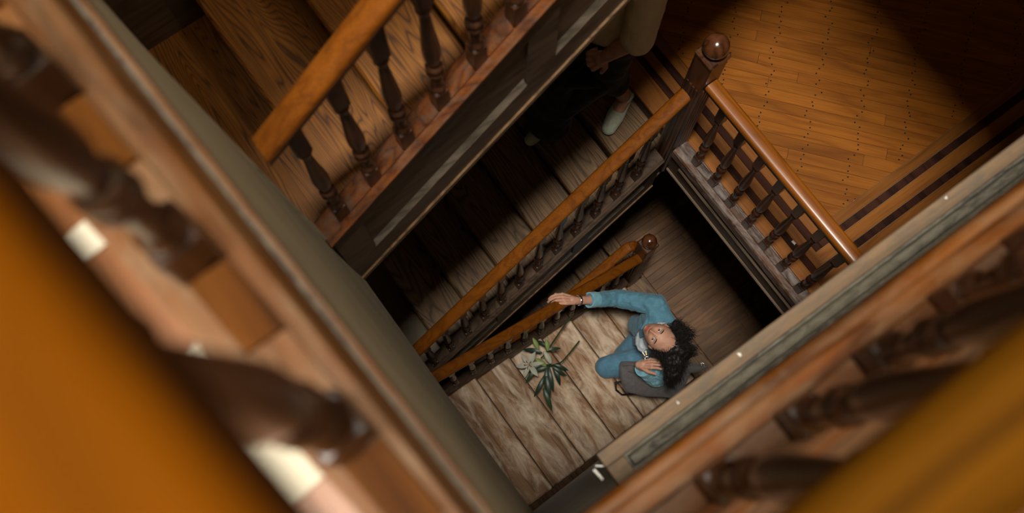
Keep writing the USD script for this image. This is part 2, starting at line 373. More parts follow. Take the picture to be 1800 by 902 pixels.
def panelled_string(flight, face_u, k, Dt, depth, va, vb, panels, out=1, thick=.04):
    """closed outer string: core board, raised frame, recessed panels with a sloping dusty lower moulding, cap bead at the bottom"""
    o = out
    a, b = (face_u - thick, face_u) if o > 0 else (face_u, face_u + thick)
    obj('outer_string', rake(a, b, lambda v: Dt(v) + .02, lambda v: Dt(v) + depth, va, vb, k), M['dark_v'], flight)
    p = .014 * o
    def fr(d0, d1, x0, x1, name, mat, proud=p):
        q0, q1 = sorted((face_u - .001 * o, face_u + proud))
        obj(name, rake(q0, q1, lambda v: Dt(v) + d0, lambda v: Dt(v) + d1, x0, x1, k), mat, flight)
    fr(.03, .115, va, vb, 'string_rail', M['dark_v'])
    fr(depth - .14, depth - .005, va, vb, 'string_rail', M['dark_v'])
    xs = [va] + [e for q in panels for e in q] + [vb]
    for i in range(0, len(xs), 2):
        if xs[i + 1] - xs[i] > .004:
            fr(.115, depth - .14, xs[i], xs[i + 1], 'string_stile', M['dark_v'])
    for x0, x1 in panels:
        # sloping lower bevel that catches dust, thin bevel above
        def bevel(d_in, d_out, name, mat):
            def S(v):
                return [(face_u - .0005 * o - k * v, v, Z(Dt(v) + d_in)), (face_u + p * .9 - k * v, v, Z(Dt(v) + d_out)), (face_u - .0005 * o - k * v, v, Z(Dt(v) + d_out))]
            obj(name, loft(S(x0 + .004), S(x1 - .004)), mat, flight)
        bevel(depth - .175, depth - .139, 'panel_moulding', M['dustbead_v'])
        bevel(.13, .116, 'panel_moulding', M['dark_v'])
    q0, q1 = sorted((face_u - thick * o * .6, face_u + .022 * o))
    obj('bottom_bead', rake(q0, q1, lambda v: Dt(v) + depth - .012, lambda v: Dt(v) + depth + .016, va, vb, k), M['bead_v'], flight)

def raking_balustrade(name, label, uc, k, Dc, rail_h, va, vb, vs, rail_top_ends=(0, 0), mat_shoe='curb_v', fillet=True, rail_v=None, shoe_w=.046, cap=True):
    """shoe on the string at depth Dc(v), balusters at the v in vs, handrail rail_h above"""
    B = thing(name, label, 'banister')
    ra, rb = rail_v or (va, vb)
    obj('handrail', section_run(RAIL, ra, rb, lambda v: Dc(v) - rail_h, uc, k), M['rail_v'], B, smooth=50)
    obj('rail_moulding', section_run(UNDER, ra, rb, lambda v: Dc(v) - rail_h, uc, k), M['dark_v'], B)
    w = shoe_w
    obj('shoe_rail', section_run([(-w, -.024), (-w, -.006), (-w + .006, 0), (w - .014, 0), (w - .006, -.008), (w, -.012), (w, -.024)], va, vb, Dc, uc, k), M[mat_shoe], B)
    for v in vs:
        obj('baluster', baluster(uc - k * v, v, Z(Dc(v)), Z(Dc(v) - rail_h) - .075, side=.042), M['turned'], B, smooth=40)
    if fillet:
        vv = sorted(vs)
        for a, b in zip(vv[:-1], vv[1:]):
            obj('fillet', section_run([(-.021, -.004), (-.021, .012), (.017, .012), (.021, .008), (.021, -.004)], a + .022, b - .022, Dc, uc, k), M[mat_shoe], B)
    return B

# flight 1: top of the picture, golden oak, comes down against the grey wall
T1, R = .253, .179
n1 = [(.316 + T1 * i, 2.52 - R * i) for i in range(-1, 7)]
F1 = thing('stair_flight', 'uppermost golden oak stair flight with panelled outer string at top left', 'stairs')
steps(F1, n1, T1, -1, WL + .02, -.945, M['tread_gold'], M['riser'], R, .03)
D1 = lambda v: 2.7136 - .7075 * v
obj('landing_board', quadbox(((WL + .02, -.30), (-.94, -.30), (-.945, .125), (WL + .02, .125)), Z(2.88) - .034, Z(2.88), .006), M['tread_gold'], F1)
panelled_string(F1, -.893, .03, lambda v: D1(v) + .0, .54, -.02, 2.02, [(.085, .70), (.80, 1.42)], 1)
obj('wall_string', rake(WL + .001, WL + .024, lambda v: D1(v) - .24, lambda v: D1(v) + .30, -.02, 2.02), M['dark_v'], F1)
obj('wall_string', plain(WL + .001, WL + .024, -.30, -.02, Z(2.92), Z(2.48)), M['dark_v'], F1)
obj('soffit', rake(WL + .02, -.935, lambda v: D1(v) + .42, lambda v: D1(v) + .455, -.1, 2.05), M['plaster_wall'], F1)
raking_balustrade('banister', 'amber handrail with dark turned balusters on the panelled flight at top left', -.915, .03, D1, .735, -.03, 1.95,
                  [.051 + .1265 * i for i in range(-0, 15)])

# landing 2 with the boarded floor (diagonal boards, walnut inlay border)
D2 = 4.71
def poly_prism(poly, z0, z1):
    c = np.array(poly.exterior.coords)[:-1]
    return loft(np.column_stack([c, np.full(len(c), z0)]), np.column_stack([c, np.full(len(c), z1)]))
s = structure('floor', 'amber boarded landing floor with dark inlaid border lines at upper right')
obj('slab', plain(WL, WR, 1.74, WF, Z(D2 + .19), Z(D2 + .021)), M['plaster_wall'], s)
zt = Z(D2)
def brd(x0, x1, y0, y1, m, name): obj(name, box(x0, x1, y0, y1, zt - .02, zt - rng.uniform(0, .0006), .0015), M[m], s)
for y0, y1, m, nme, xe in ((1.695, 1.815, 'border_u', 'nosing_board', WR), (1.8165, 1.851, 'inlay', 'inlay_strip', .06), (1.8525, 1.905, 'border_u', 'border_board', .020), (1.9065, 1.945, 'inlay', 'inlay_strip', -.046), (1.9465, 2.0, 'border_u', 'border_board', -.0865)):
    brd(WL, xe, y0, y1, m, nme)
for x0, x1, m, nme, y0 in ((.0615, WR, 'border_v', 'border_board', 1.8165), (.0225, .060, 'inlay', 'inlay_strip', 1.8525), (-.0445, .021, 'border_v', 'border_board', 1.8525), (-.085, -.046, 'inlay', 'inlay_strip', 1.9465), (-.14, -.0865, 'border_v', 'border_board', 1.9465)):
    brd(x0, x1, y0, WF, m, nme)
field = Polygon([(WL, 2.0015), (-.1415, 2.0015), (-.1415, WF), (WL, WF)])
e = np.array([math.cos(math.radians(40)), math.sin(math.radians(40))]); nn = np.array([-e[1], e[0]])
nails = MB()
W = .061
for i in range(-5, 74):
    o = np.array([WL, 2.0]) + nn * (i * W - 1.2)
    cuts = [-1.0, rng.uniform(.5, 1.6), rng.uniform(2.0, 3.0), 5.5]
    for c0, c1 in zip(cuts[:-1], cuts[1:]):
        q = [o + e * (c0 + .0008) + nn * .0007, o + e * (c1 - .0008) + nn * .0007, o + e * (c1 - .0008) + nn * (W - .0007), o + e * (c0 + .0008) + nn * (W - .0007)]
        pp = Polygon(q).intersection(field)
        if pp.is_empty or pp.geom_type != 'Polygon' or pp.area < .0015: continue
        obj('plank', poly_prism(pp.simplify(1e-5), zt - .02, zt - rng.uniform(0, .0009)), M['plank_amber'], s)
    for j in range(0, 16):
        for d in (.3, .7):
            c = o + e * (.17 + j * .245 + rng.normal(0, .012)) + nn * W * (d + rng.normal(0, .05))
            if field.buffer(-.01).contains(__import__('shapely').Point(c)) and c[1] < 3.7:
                nails.add(*lathe([(.0046, zt - .002), (.0046, zt + .0006)], 6, (c[0], c[1], 0)))
obj('nail_heads', nails.get(), M['black'], s, kind='stuff')

# flight 2
T2 = .2625
n2 = [(1.70 - T2 * i, D2 + R * i) for i in range(1, 7)]
F2 = thing('stair_flight', 'brown oak stair flight in shadow below the panelled one, where a person walks', 'stairs')
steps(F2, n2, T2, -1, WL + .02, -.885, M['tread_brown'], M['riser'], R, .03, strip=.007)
obj('riser', plain(WL + .02, -.93, 1.72, 1.738, Z(D2 + R), Z(D2 + .021)), M['riser'], F2)
D2c = lambda v: D2 + .7 * (1.70 - v) - .03
panelled_string(F2, -.853, .03, D2c, .44, -.12, 1.60, [(.05, .5), (.6, 1.05), (1.15, 1.53)], 1)
obj('wall_string', rake(WL + .001, WL + .022, lambda v: D2c(v) - .22, lambda v: D2c(v) + .3, -.15, 1.70), M['dark_v'], F2)
obj('soffit', rake(WL + .02, -.90, lambda v: D2c(v) + .36, lambda v: D2c(v) + .39, -.1, 1.68), M['plaster_wall'], F2)
raking_balustrade('banister', 'amber handrail sloping down left from the round-topped newel on the landing', -.875, .03, D2c, .80, -.12, 1.60,
                  [-.08 + .128 * i for i in range(0, 13)], rail_v=(-.15, 1.60), mat_shoe='dark_v')

# half landing at the left, flight 3 with worn treads, floor 3
s = structure('floor', 'half landing hidden under the grey wall at left')
obj('board', plain(WL, WR, -1.1, -.115, Z(5.963 + .1), Z(5.963)), M['tread_worn'], s)
obj('nosing_board', box(-.70, .14, -.114, -.058, Z(5.963 + .034), Z(5.963), .006), M['tread_worn'], s)
T3 = .265
n3 = [(.207 + T3 * i, 6.15 + R * i) for i in range(0, 6)]
F3 = thing('stair_flight', 'worn dusty stair flight where the woman in denim kneels', 'stairs')
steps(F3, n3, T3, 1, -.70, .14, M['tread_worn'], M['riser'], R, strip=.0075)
obj('riser', plain(-.70, .14, -.106, -.088, Z(6.15), Z(5.997)), M['riser'], F3)
D3c = lambda v: 6.15 + .6755 * (v - .207) - .035
obj('outer_string', rake(-.756, -.701, lambda v: D3c(v) + .02, lambda v: D3c(v) + .42, -.08, 1.56), M['dark_v'], F3)
obj('bottom_bead', rake(-.77, -.69, lambda v: D3c(v) + .41, lambda v: D3c(v) + .44, -.08, 1.56), M['dark_v'], F3)
obj('wall_string', rake(.141, WR - .001, lambda v: D3c(v) - .07, lambda v: D3c(v) + .32, -.1, 1.56), M['riser'], F3, label='brown skirting board climbing beside the treads')
obj('soffit', rake(-.70, .14, lambda v: D3c(v) + .36, lambda v: D3c(v) + .39, -.1, 1.53), M['plaster_wall'], F3)
raking_balustrade('banister', 'brown handrail beside the worn steps that the woman holds', -.728, 0, D3c, .715, -.08, 1.56,
                  [-.05 + .1325 * i for i in range(0, 12)], mat_shoe='dark_v', rail_v=(-.12, 1.575), shoe_w=.034)
D3 = 7.224
s = structure('floor', 'worn brown boarded floor behind the woman at the foot of the steps')
obj('slab', plain(WL, WR, 1.72, WF, Z(D3 + .25), Z(D3 + .021)), M['plaster_wall'], s)
obj('nosing_board', box(-.70, WR, 1.535, 1.735, Z(D3 + .03), Z(D3), .004), M['tread_brown'], s)
obj('nosing_board', box(WL, -.705, 1.62, 1.735, Z(D3 + .03), Z(D3), .004), M['tread_brown'], s)
w3 = .058
x = WL
while x < WR - .01:
    x1 = min(x + w3, WR)
    cuts = [1.7365, rng.uniform(2.0, 2.9), WF]
    for c0, c1 in zip(cuts[:-1], cuts[1:]):
        obj('plank', box(x + .0006, x1 - .0006, c0 + .0006, c1 - .0006, Z(D3 + .02), Z(D3) - rng.uniform(0, .0012), .001), M['plank_brown'], s)
    x = x1
s = structure('baseboard_right', 'dark skirting board along the wall behind the woman')
obj('board', box(WR - .022, WR - .0005, 1.74, WF - .01, Z(D3) + .001, Z(D3 - .16), .004), M['dark_v'], s)

# flight 4 going down in the dark
F4 = thing('stair_flight', 'dark lower flight glimpsed in shadow behind the newel with the square cap', 'stairs')
n4 = [(1.62 - T2 * i, D3 + R * i) for i in range(1, 8)]
steps(F4, n4, T2, -1, WL + .02, -.86, M['tread_brown'], M['riser'], R)
obj('riser', plain(WL + .02, -.86, 1.65, 1.668, Z(D3 + R), Z(D3 + .031)), M['riser'], F4)
D4c = lambda v: D3 + .695 * (1.62 - v) - .03
obj('outer_string', rake(-.858, -.80, lambda v: D4c(v) + .02, lambda v: min(D4c(v) + .42, H - .005), .0, 1.60), M['dark_v'], F4)
raking_balustrade('banister', 'amber handrail going down behind the brown one from the lower newel', -.825, 0, lambda v: D4c(v), .98, .0, 1.50,
                  [.06 + .128 * i for i in range(0, 11)], mat_shoe='dark_v', rail_v=(.0, 1.53))
_b4 = [p for p in stage.GetPrimAtPath('/World').GetChildren()][-1]
_c = [(-.825, 1.52), (-.823, 1.555), (-.815, 1.585), (-.795, 1.612)]
for _i in range(3):
    (ua, va), (ub, vb) = _c[_i], _c[_i + 1]
    za, zb = Z(D4c(1.52) - .98) - (0, .003, .014)[_i], Z(D4c(1.52) - .98) - (.003, .014, .034)[_i]
    na, nb_ = [np.array(q) / np.linalg.norm(q) for q in (((1, .0), (1, -.15), (.85, -.5))[_i], ((1, -.15), (.85, -.5), (.6, -.8))[_i])]
    obj('rail_bend', loft([(ua + a * na[0], va + a * na[1], za + h) for a, h in RAIL], [(ub + a * nb_[0], vb + a * nb_[1], zb + h) for a, h in RAIL]), M['rail_v'], _b4, smooth=50)
# ------------------------------------------------------------------ newels, landing guard
def newel(name, label, x, y, zb, zt, side, ball):
    t = thing(name, label, 'newel post')
    h = side / 2
    m = MB(); m.tm(box(x - h, x + h, y - h, y + h, zb, zt, .008))
    obj('post', m.get(), M['dark_z'], t)
    for i in range(4):                                    # shallow reeds on the two open faces
        q = -.03 + i * .02
        obj('reed', box(x + q - .007, x + q + .007, y - h - .004, y - h + .003, zb + .12, zt - .24, .003), M['dark_z'], t)
        obj('reed', box(x + h - .003, x + h + .004, y + q - .007, y + q + .007, zb + .12, zt - .24, .003), M['dark_z'], t)
    k = h + .004
    obj('cap_block', box(x - k, x + k, y - k, y + k, zt - .012, zt + .016, .008), M['dark_z'], t)
    r = ball
    pr = [(r * .62, zt + .014), (r * .66, zt + .022)] + [(r * math.sin(a), zt + .022 + r * .92 - r * 1.0 * math.cos(a)) for a in np.linspace(.75, math.pi - .02, 16)]
    obj('ball_cap', lathe(pr, 32, (x, y, 0)), M['ball'], t, smooth=60)
    return t
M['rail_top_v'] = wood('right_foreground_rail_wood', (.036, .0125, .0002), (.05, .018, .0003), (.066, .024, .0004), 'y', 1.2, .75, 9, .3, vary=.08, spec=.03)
M['ball'] = wood('polished_ball_wood', (.05, .016, .006), (.10, .034, .012), (.14, .05, .018), 'z', 2.0, .22, 5, .4, vary=.05, coat=.6)
newel('newel_post', 'dark newel post with polished round cap at the corner of the landing', -.925, 1.675, Z(4.98), Z(3.66), .104, .055)
newel('newel_post', 'lower newel post with rounded cap at the foot of the worn steps', -.745, 1.625, Z(7.45), Z(6.14), .10, .05)

# horizontal guard on the landing
vg, Dg, Drail = 1.675, 4.61, 3.84
B = thing('banister', 'shiny amber landing rail running down right from the round-topped newel, with six slim balusters', 'banister')
def u_run(sec, ua, ub, D, vc):
    return loft([(ua, vc + a, Z(D) + h) for a, h in sec], [(ub, vc + a, Z(D) + h) for a, h in sec])
obj('handrail', u_run(RAIL, -.87, WR - .001, Drail, vg), M['rail_u'], B, smooth=50)
obj('rail_moulding', u_run(UNDER, -.87, WR - .001, Drail, vg), M['dark_u'], B)
obj('shoe_rail', u_run([(-.055, -.075), (-.055, -.012), (-.048, 0), (.030, 0), (.036, -.006), (.036, -.1), (-.03, -.1)], -.87, WR - .001, Dg, vg), M['curb_u'], B)
us = [.045 - .133 * i for i in range(0, 7)]
for x in us:
    obj('baluster', baluster(x, vg, Z(Dg), Z(Drail) - .075, side=.042), M['turned'], B, smooth=40)
for a, b in zip(us[1:], us[:-1]):
    obj('fillet', box(a + .022, b - .022, vg - .021, vg + .021, Z(Dg) - .002, Z(Dg) + .012, .003), M['curb_u'], B)
# fascia under the landing edge
s = structure('trim_1', 'panelled wooden fascia under the edge of the landing')
obj('board', box(-.87, WR - .001, 1.638, 1.658, Z(D2 + .19), Z(Dg + .07), .002), M['dark_u'], s)
obj('panel_moulding', u_run([(-.006, -.012), (-.012, 0), (-.006, .012), (.004, .012), (.004, -.012)], -.80, .10, 4.755, 1.636), M['dustbead_u'], s)
obj('bead', box(-.87, WR - .001, 1.628, 1.66, Z(D2 + .205), Z(D2 + .185), .006), M['dustbead_u'], s)

# ------------------------------------------------------------------ upper left: grey wall, trims, blurred guard
def LN(b0, k, D):                         # a line of the left guard, by slope ratios at the depth D
    return lambda u: b0 * D + .35 * k * D + k * u
def lrun(sec, ua, ub):                     # sec: list of (line function, D)
    return loft([(ua, f(ua), Z(D)) for f, D in sec], [(ub, f(ub), Z(D)) for f, D in sec])
s = structure('wall_near', 'warm grey plaster wall under the blurred guard rail at left')
top = LN(-.0535, .064, 1.06)
m = MB()
low = [(WL, -.185, 2.95), (-1.26, -.088, 2.95), (-.99, -.046, 2.95), (-.895, -.008, 2.96), (-.893, -.006, 3.30), (-.6, -.004, 3.30), (-.3, -.002, 3.30), (.175, .010, 3.30)]
up = [(-1.2,), (-.95,), (-.85,), (-.72,), (-.70,), (-.5,), (-.3,), (.175,)]
up = [(WL,), (-1.26,), (-.99,), (-.895,), (-.893,), (-.6,), (-.3,), (.175,)]
K = 12
grid = []
for (u, v, D), (uu,) in zip(low, up):
    col = []
    for j in range(K + 1):
        t = j / K
        tv = top(uu)
        if uu < -.9: tv = top(-.9) + (uu + .9) * .09
        vv = v + (tv - v) * (t ** .8)
        col.append((u + (uu - u) * t, vv + .003 * (meshkit.noise(np.array([[u * 9, D + t * 4, 3.]]))[0] - .5), Z(D + (1.06 - D) * t)))
    grid.append(col)
g = np.array(grid)                         # front sheet; give it depth behind
bk = g.copy(); bk[..., 1] = np.minimum(bk[..., 1], 0) - .10
n0, n1_ = g.shape[:2]
V = np.vstack([g.reshape(-1, 3), bk.reshape(-1, 3)]); Fq = []
idx = lambda i, j, b=0: b * n0 * n1_ + i * n1_ + j
for i in range(n0 - 1):
    for j in range(n1_ - 1):
        Fq += [[idx(i, j), idx(i + 1, j), idx(i + 1, j + 1), idx(i, j + 1)], [idx(i, j, 1), idx(i, j + 1, 1), idx(i + 1, j + 1, 1), idx(i + 1, j, 1)]]
for i in range(n0 - 1):
    for j in (0, n1_ - 1):
        Fq.append([idx(i, j), idx(i + 1, j), idx(i + 1, j, 1), idx(i, j, 1)])
for j in range(n1_ - 1):
    for i in (0, n0 - 1):
        Fq.append([idx(i, j), idx(i, j + 1), idx(i, j + 1, 1), idx(i, j, 1)])
Fq = np.array(Fq)
t = clean(V, np.vstack([Fq[:, [0, 1, 2]], Fq[:, [0, 2, 3]]]))
obj('plaster', t, M['plaster_grey'], s, smooth=30)

s = structure('trim_2', 'orange wooden nosing with a dusty groove along the top of the grey wall')
A, Bn = -1.25, .12
obj('nosing_bead', lrun([(LN(-.0535, .064, 1.02), 1.07), (LN(-.0535, .064, 1.02), 1.02), (LN(-.055, .064, 1.0), 1.0), (LN(-.0615, .066, 1.0), 1.0), (LN(-.0625, .066, 1.0), 1.07)], A, Bn), M['topcurb_u'], s)
obj('groove_board', lrun([(LN(-.0615, .066, 1.01), 1.08), (LN(-.0615, .066, 1.01), 1.012), (LN(-.0685, .067, 1.0), 1.012), (LN(-.0685, .067, 1.0), 1.08)], A, Bn), M['ledge_grey'], s)
obj('riser_board', lrun([(LN(-.0675, .067, 1.0), 1.08), (LN(-.0675, .067, .97), .985), (LN(-.080, .068, .93), .93), (LN(-.182, .165, .87), .93), (LN(-.182, .165, .87), 1.08)], A, Bn), M['topcurb_u'], s)

Dl = .85
bal_line = LN(-.130, .115, Dl)
B = thing('banister', 'large out-of-focus foreground guard rail with amber handrail at left', 'banister')
obj('shoe_rail', lrun([(LN(-.0775, .07, .88), .94), (LN(-.0775, .07, .86), .862), (LN(-.083, .075, Dl), Dl), (LN(-.1015, .105, Dl), Dl), (LN(-.1025, .106, Dl), Dl + .005), (LN(-.1045, .107, Dl), Dl + .005), (LN(-.1055, .108, Dl), Dl), (LN(-.186, .165, Dl), Dl), (LN(-.186, .165, .86), .94)], A, Bn), M['topcurb_u'], B)
ang = math.atan(.115)
lb = [-.124 - .212 * i for i in range(-1, 6)]
rail_D = .235
rl = LN(-.375, .125, rail_D)               # centre of the rail, at its own depth
for u in lb:
    obj('baluster', baluster(u, bal_line(u), Z(Dl), Z(rail_D) - .07, hb=.075, ht=.02, q=1.0, side=.046, rot=ang, seg=24), M['turned'], B, smooth=40)
for a, b in zip(lb[1:], lb[:-1]):
    mid = (a + b) / 2
    obj('fillet', loft([(a + .024, bal_line(a + .024) + q, Z(Dl) + h) for q, h in ((-.020, -.003), (-.020, .010), (.020, .010), (.020, -.003))],
                       [(mid, bal_line(mid) + q, Z(Dl) + h) for q, h in ((-.020, -.003), (-.020, .010), (.020, .010), (.020, -.003))]), M['fillet_u'], B)
RS = .92
def rail_sec(u, yc): return [(u, yc + a * RS, Z(rail_D) + h * 1.3) for a, h in RAIL]
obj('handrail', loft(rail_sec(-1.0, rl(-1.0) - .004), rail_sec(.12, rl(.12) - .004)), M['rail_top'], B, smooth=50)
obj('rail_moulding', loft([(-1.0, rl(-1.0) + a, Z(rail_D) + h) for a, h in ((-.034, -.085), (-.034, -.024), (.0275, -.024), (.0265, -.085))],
                          [(.12, rl(.12) + a, Z(rail_D) + h) for a, h in ((-.034, -.085), (-.034, -.024), (.0275, -.024), (.0265, -.085))]), M['rail_side_shade'], B)
# cream ribbed mat on the floor behind it
t = thing('doormat', 'bright cream ribbed mat glimpsed between the blurred left balusters', 'mat', loc=(0, -.112, 0), rotz=6.8)
obj('backing', box(-.305, -.118, -.45, 0, Z(.959), Z(.952), .002), M['mat'], t)
ribs = MB()
for i in range(20):
    x = -.302 + i * .009
    ribs.tm(box(x, x + .0062, -.445, -.002, Z(.952), Z(.947), .0015))
obj('ribs', ribs.get(), M['mat'], t, kind='stuff')

t = thing('paper_sheet', 'small bright folded sheet on the floor, the topmost pale patch between the left balusters', 'paper', loc=(-.462, -.190, Z(.959)), rotz=8)
obj('sheet', loft([(-.018, -.11, .0005), (.018, -.11, .0005), (.018, -.11, .002), (-.018, -.11, .002)], [(-.012, .022, .0005), (.022, .012, .0005), (.022, .012, .004), (-.012, .022, .004)]), M['mat'], t)
# ------------------------------------------------------------------ lower right: dusty ledge and the foreground guard
s = structure('trim_3', 'dusty pale ledge with a sunk moulding jutting from the wall at lower right')
DL = 2.3
def vrun(sec, va, vb):                     # sec: (u, D)
    return loft([(u, va, Z(D)) for u, D in sec], [(u, vb, Z(D)) for u, D in sec])
obj('ledge_board', vrun([(.0505, DL + .05), (.0505, DL + .004), (.054, DL), (.087, DL), (.0885, DL + .006), (.0885, DL + .05)], .203, 3.2), M['ledge'], s)
obj('return_board', box(.0887, WR - .001, .203, .253, Z(DL + .05), Z(DL + .0008), .003), M['ledge'], s)
obj('sunk_board', box(.0887, .138, .2535, 3.2, Z(DL + .06), Z(DL + .03), .001), M['ledge_grey'], s)
obj('ridge_moulding', vrun([(.097, DL + .03), (.099, DL + .008), (.104, DL + .003), (.122, DL + .003), (.127, DL + .012), (.128, DL + .03)], .262, 3.2), M['ledge_grey'], s)
for i, (x, y, q) in enumerate(((.086, .180, 0.1), (.075, .192, .9))):
    t = thing('plaster_chip', ['long white plaster chip sticking out under the end of the dusty ledge', 'small white plaster chip beside the end of the dusty ledge'][i], 'plaster chip', loc=(x, y, Z(DL + .03)), rotz=math.degrees(q))
    m = trimesh.convex.convex_hull(np.array([(-.012, -.005, -.006), (.022, -.004, -.004), (.022, .004, -.004), (-.012, .005, -.006), (-.010, -.004, .004), (.018, -.003, .003), (.016, .003, .003), (-.009, .003, .005)]) * (1, .6)[i])
    obj('flake', m, M['chalk'], t)
for i, (x, y) in enumerate(((.0675, .43), (.0640, .62), (.062, 1.28))):
    t = thing('plaster_crumb', ['white crumb on the dusty ledge, nearest its end', 'white crumb on the dusty ledge between two others', 'largest white crumb on the dusty ledge, high up near the landing rail'][i], 'crumb', loc=(x, y, Z(DL)))
    obj('crumb', trimesh.convex.convex_hull(np.random.default_rng(i).normal(0, 1, (14, 3)) * [.0024, .0024, .0009] + [0, 0, .0012]), M['chalk'], t)

DR = 1.27
s = structure('trim_4', 'rounded orange nosing along the upper floor edge at lower right')
obj('nosing_bead', vrun([(.079, 1.34), (.0775, 1.30), (.080, 1.286), (.086, 1.279), (.094, 1.279), (.20, 1.279), (.20, 1.34)], -.30, 2.6), M['topcurb_v'], s)
B = thing('banister', 'foreground guard rail at lower right with thick bulbous balusters', 'banister')
obj('shoe_rail', vrun([(.097, 1.285), (.097, DR + .004), (.101, DR), (.190, DR), (.194, DR + .004), (.194, 1.285)], -.30, 2.6), M['topcurb_v'], B)
rb = [.215 + .1325 * i for i in range(-3, 16)]
for v in rb:
    obj('baluster', baluster(.143, v, Z(DR), Z(.60), side=.046, q=1.05, hb=.07, ht=.09, seg=24), M['turned'], B, smooth=40)
for a, b in zip(rb[:-1], rb[1:]):
    obj('fillet', box(.123, .163, a + .024, b - .024, Z(DR) - .002, Z(DR) + .011, .003), M['fillet_v'], B)
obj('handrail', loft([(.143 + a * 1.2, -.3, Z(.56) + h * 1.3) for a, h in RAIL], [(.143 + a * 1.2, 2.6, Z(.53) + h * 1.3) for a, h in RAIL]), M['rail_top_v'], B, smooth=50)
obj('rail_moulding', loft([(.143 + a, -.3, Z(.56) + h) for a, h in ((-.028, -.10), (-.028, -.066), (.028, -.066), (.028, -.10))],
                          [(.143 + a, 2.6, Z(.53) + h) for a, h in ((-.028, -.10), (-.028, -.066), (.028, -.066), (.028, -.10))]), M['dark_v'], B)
t = thing('paper_scrap', 'tiny white scrap beside a baluster on the landing floor', 'scrap', loc=(-.15, 1.845, Z(D2)))
obj('paper', trimesh.convex.convex_hull(np.array([(-.012, -.007, .001), (.013, -.006, .001), (.011, .008, .001), (-.011, .006, .001), (-.004, -.001, .010), (.006, .002, .008)])), M['chalk'], t)
t = thing('red_scrap', 'small blurred red scrap on the floor behind the nearest right baluster', 'scrap', loc=(.211, .290, Z(1.335)))
obj('scrap', trimesh.convex.convex_hull(np.array([(-.004, -.010, .001), (.008, -.010, .001), (.007, .010, .001), (-.004, .010, .001), (0, 0, .016)])), M['scrap_red'], t)
# ------------------------------------------------------------------ people
M['skin'] = usdkit.material(stage, L + 'skin', {'tc': ('texture_coordinate', {}), 'n': ('noise_texture', {'scale': 40., 'detail': 4.}),
    'r': ('rgb_ramp', {'ramp': [(.3, (.55, .28, .19)), (.7, (.64, .36, .25))]}),
    'p': ('principled_bsdf', {'roughness': .5, 'specular_ior_level': .35, 'subsurface_weight': .15, 'subsurface_scale': .006})},
    [('tc.object', 'n.vector'), ('n.fac', 'r.fac'), ('r.color', 'p.base_color')], surface='p.BSDF')
M['lips'] = flat('lips', (.40, .085, .07), .4)
M['eye_white'] = flat('eye_white', (.78, .76, .72), .25)
M['iris'] = flat('iris', (.045, .05, .055), .2)
M['hair'] = flat('dark_hair', (.011, .008, .007), .5, .3)
M['denim'] = cloth('blue_denim', (.12, .29, .385), (.085, .215, .30), 700., .95, 30.)
M['denim_light'] = cloth('pale_denim_cuff', (.26, .52, .62), (.17, .40, .50), 700., .95, 40.)
M['jeans'] = cloth('blue_jeans', (.115, .26, .37), (.085, .20, .29), 700., .95, 24.)
M['tee'] = cloth('pale_tee', (.66, .72, .76), (.48, .54, .60), 800., .95, 30.)
M['grey_bag'] = cloth('grey_bag_cloth', (.135, .125, .125), (.10, .092, .092), 600., .98, 25.)
M['beige'] = cloth('beige_shirt_cloth', (.84, .66, .45), (.74, .57, .37), 600., .95, 16.)
M['navy'] = cloth('navy_trouser_cloth', (.006, .007, .016), (.004, .005, .010), 600., .95, 20.)
M['shoe_pale'] = cloth('pale_canvas', (.62, .66, .52), (.5, .54, .42), 500., .9, 30.)

def W3(p): return np.array([p[0], p[1], Z(p[2])])          # (u, v, depth) -> world
_sph = {}
def ball(p, r, n=20):
    return m3.Manifold.sphere(r, n).translate([float(x) for x in p])
def bone(p0, r0, p1, r1, n=20):
    return m3.Manifold.batch_hull([ball(p0, r0, n), ball(p1, r1, n)])
def chain(pts):                                             # [(point, radius), ...] in world space
    return m3.Manifold.batch_boolean([bone(a[0], a[1], b[0], b[1]) for a, b in zip(pts[:-1], pts[1:])], m3.OpType.Add)
def union(l): return m3.Manifold.batch_boolean(l, m3.OpType.Add)
def melt(man, edge=.012, it=12):
    mm = man.refine_to_length(edge).to_mesh()
    t = trimesh.Trimesh(mm.vert_properties[:, :3], mm.tri_verts, process=True)
    trimesh.smoothing.filter_taubin(t, lamb=.5, nu=.52, iterations=it)
    return t
def ripple(t, amp, freq, seed=0):                            # cloth folds
    n = t.vertex_normals
    q = meshkit.fbm(t.vertices * freq + 7, 3, seed) - .5
    return trimesh.Trimesh(t.vertices + n * (q * 2 * amp)[:, None], t.faces, process=False)
def lerp(a, b, t): return np.asarray(a) + (np.asarray(b) - np.asarray(a)) * t

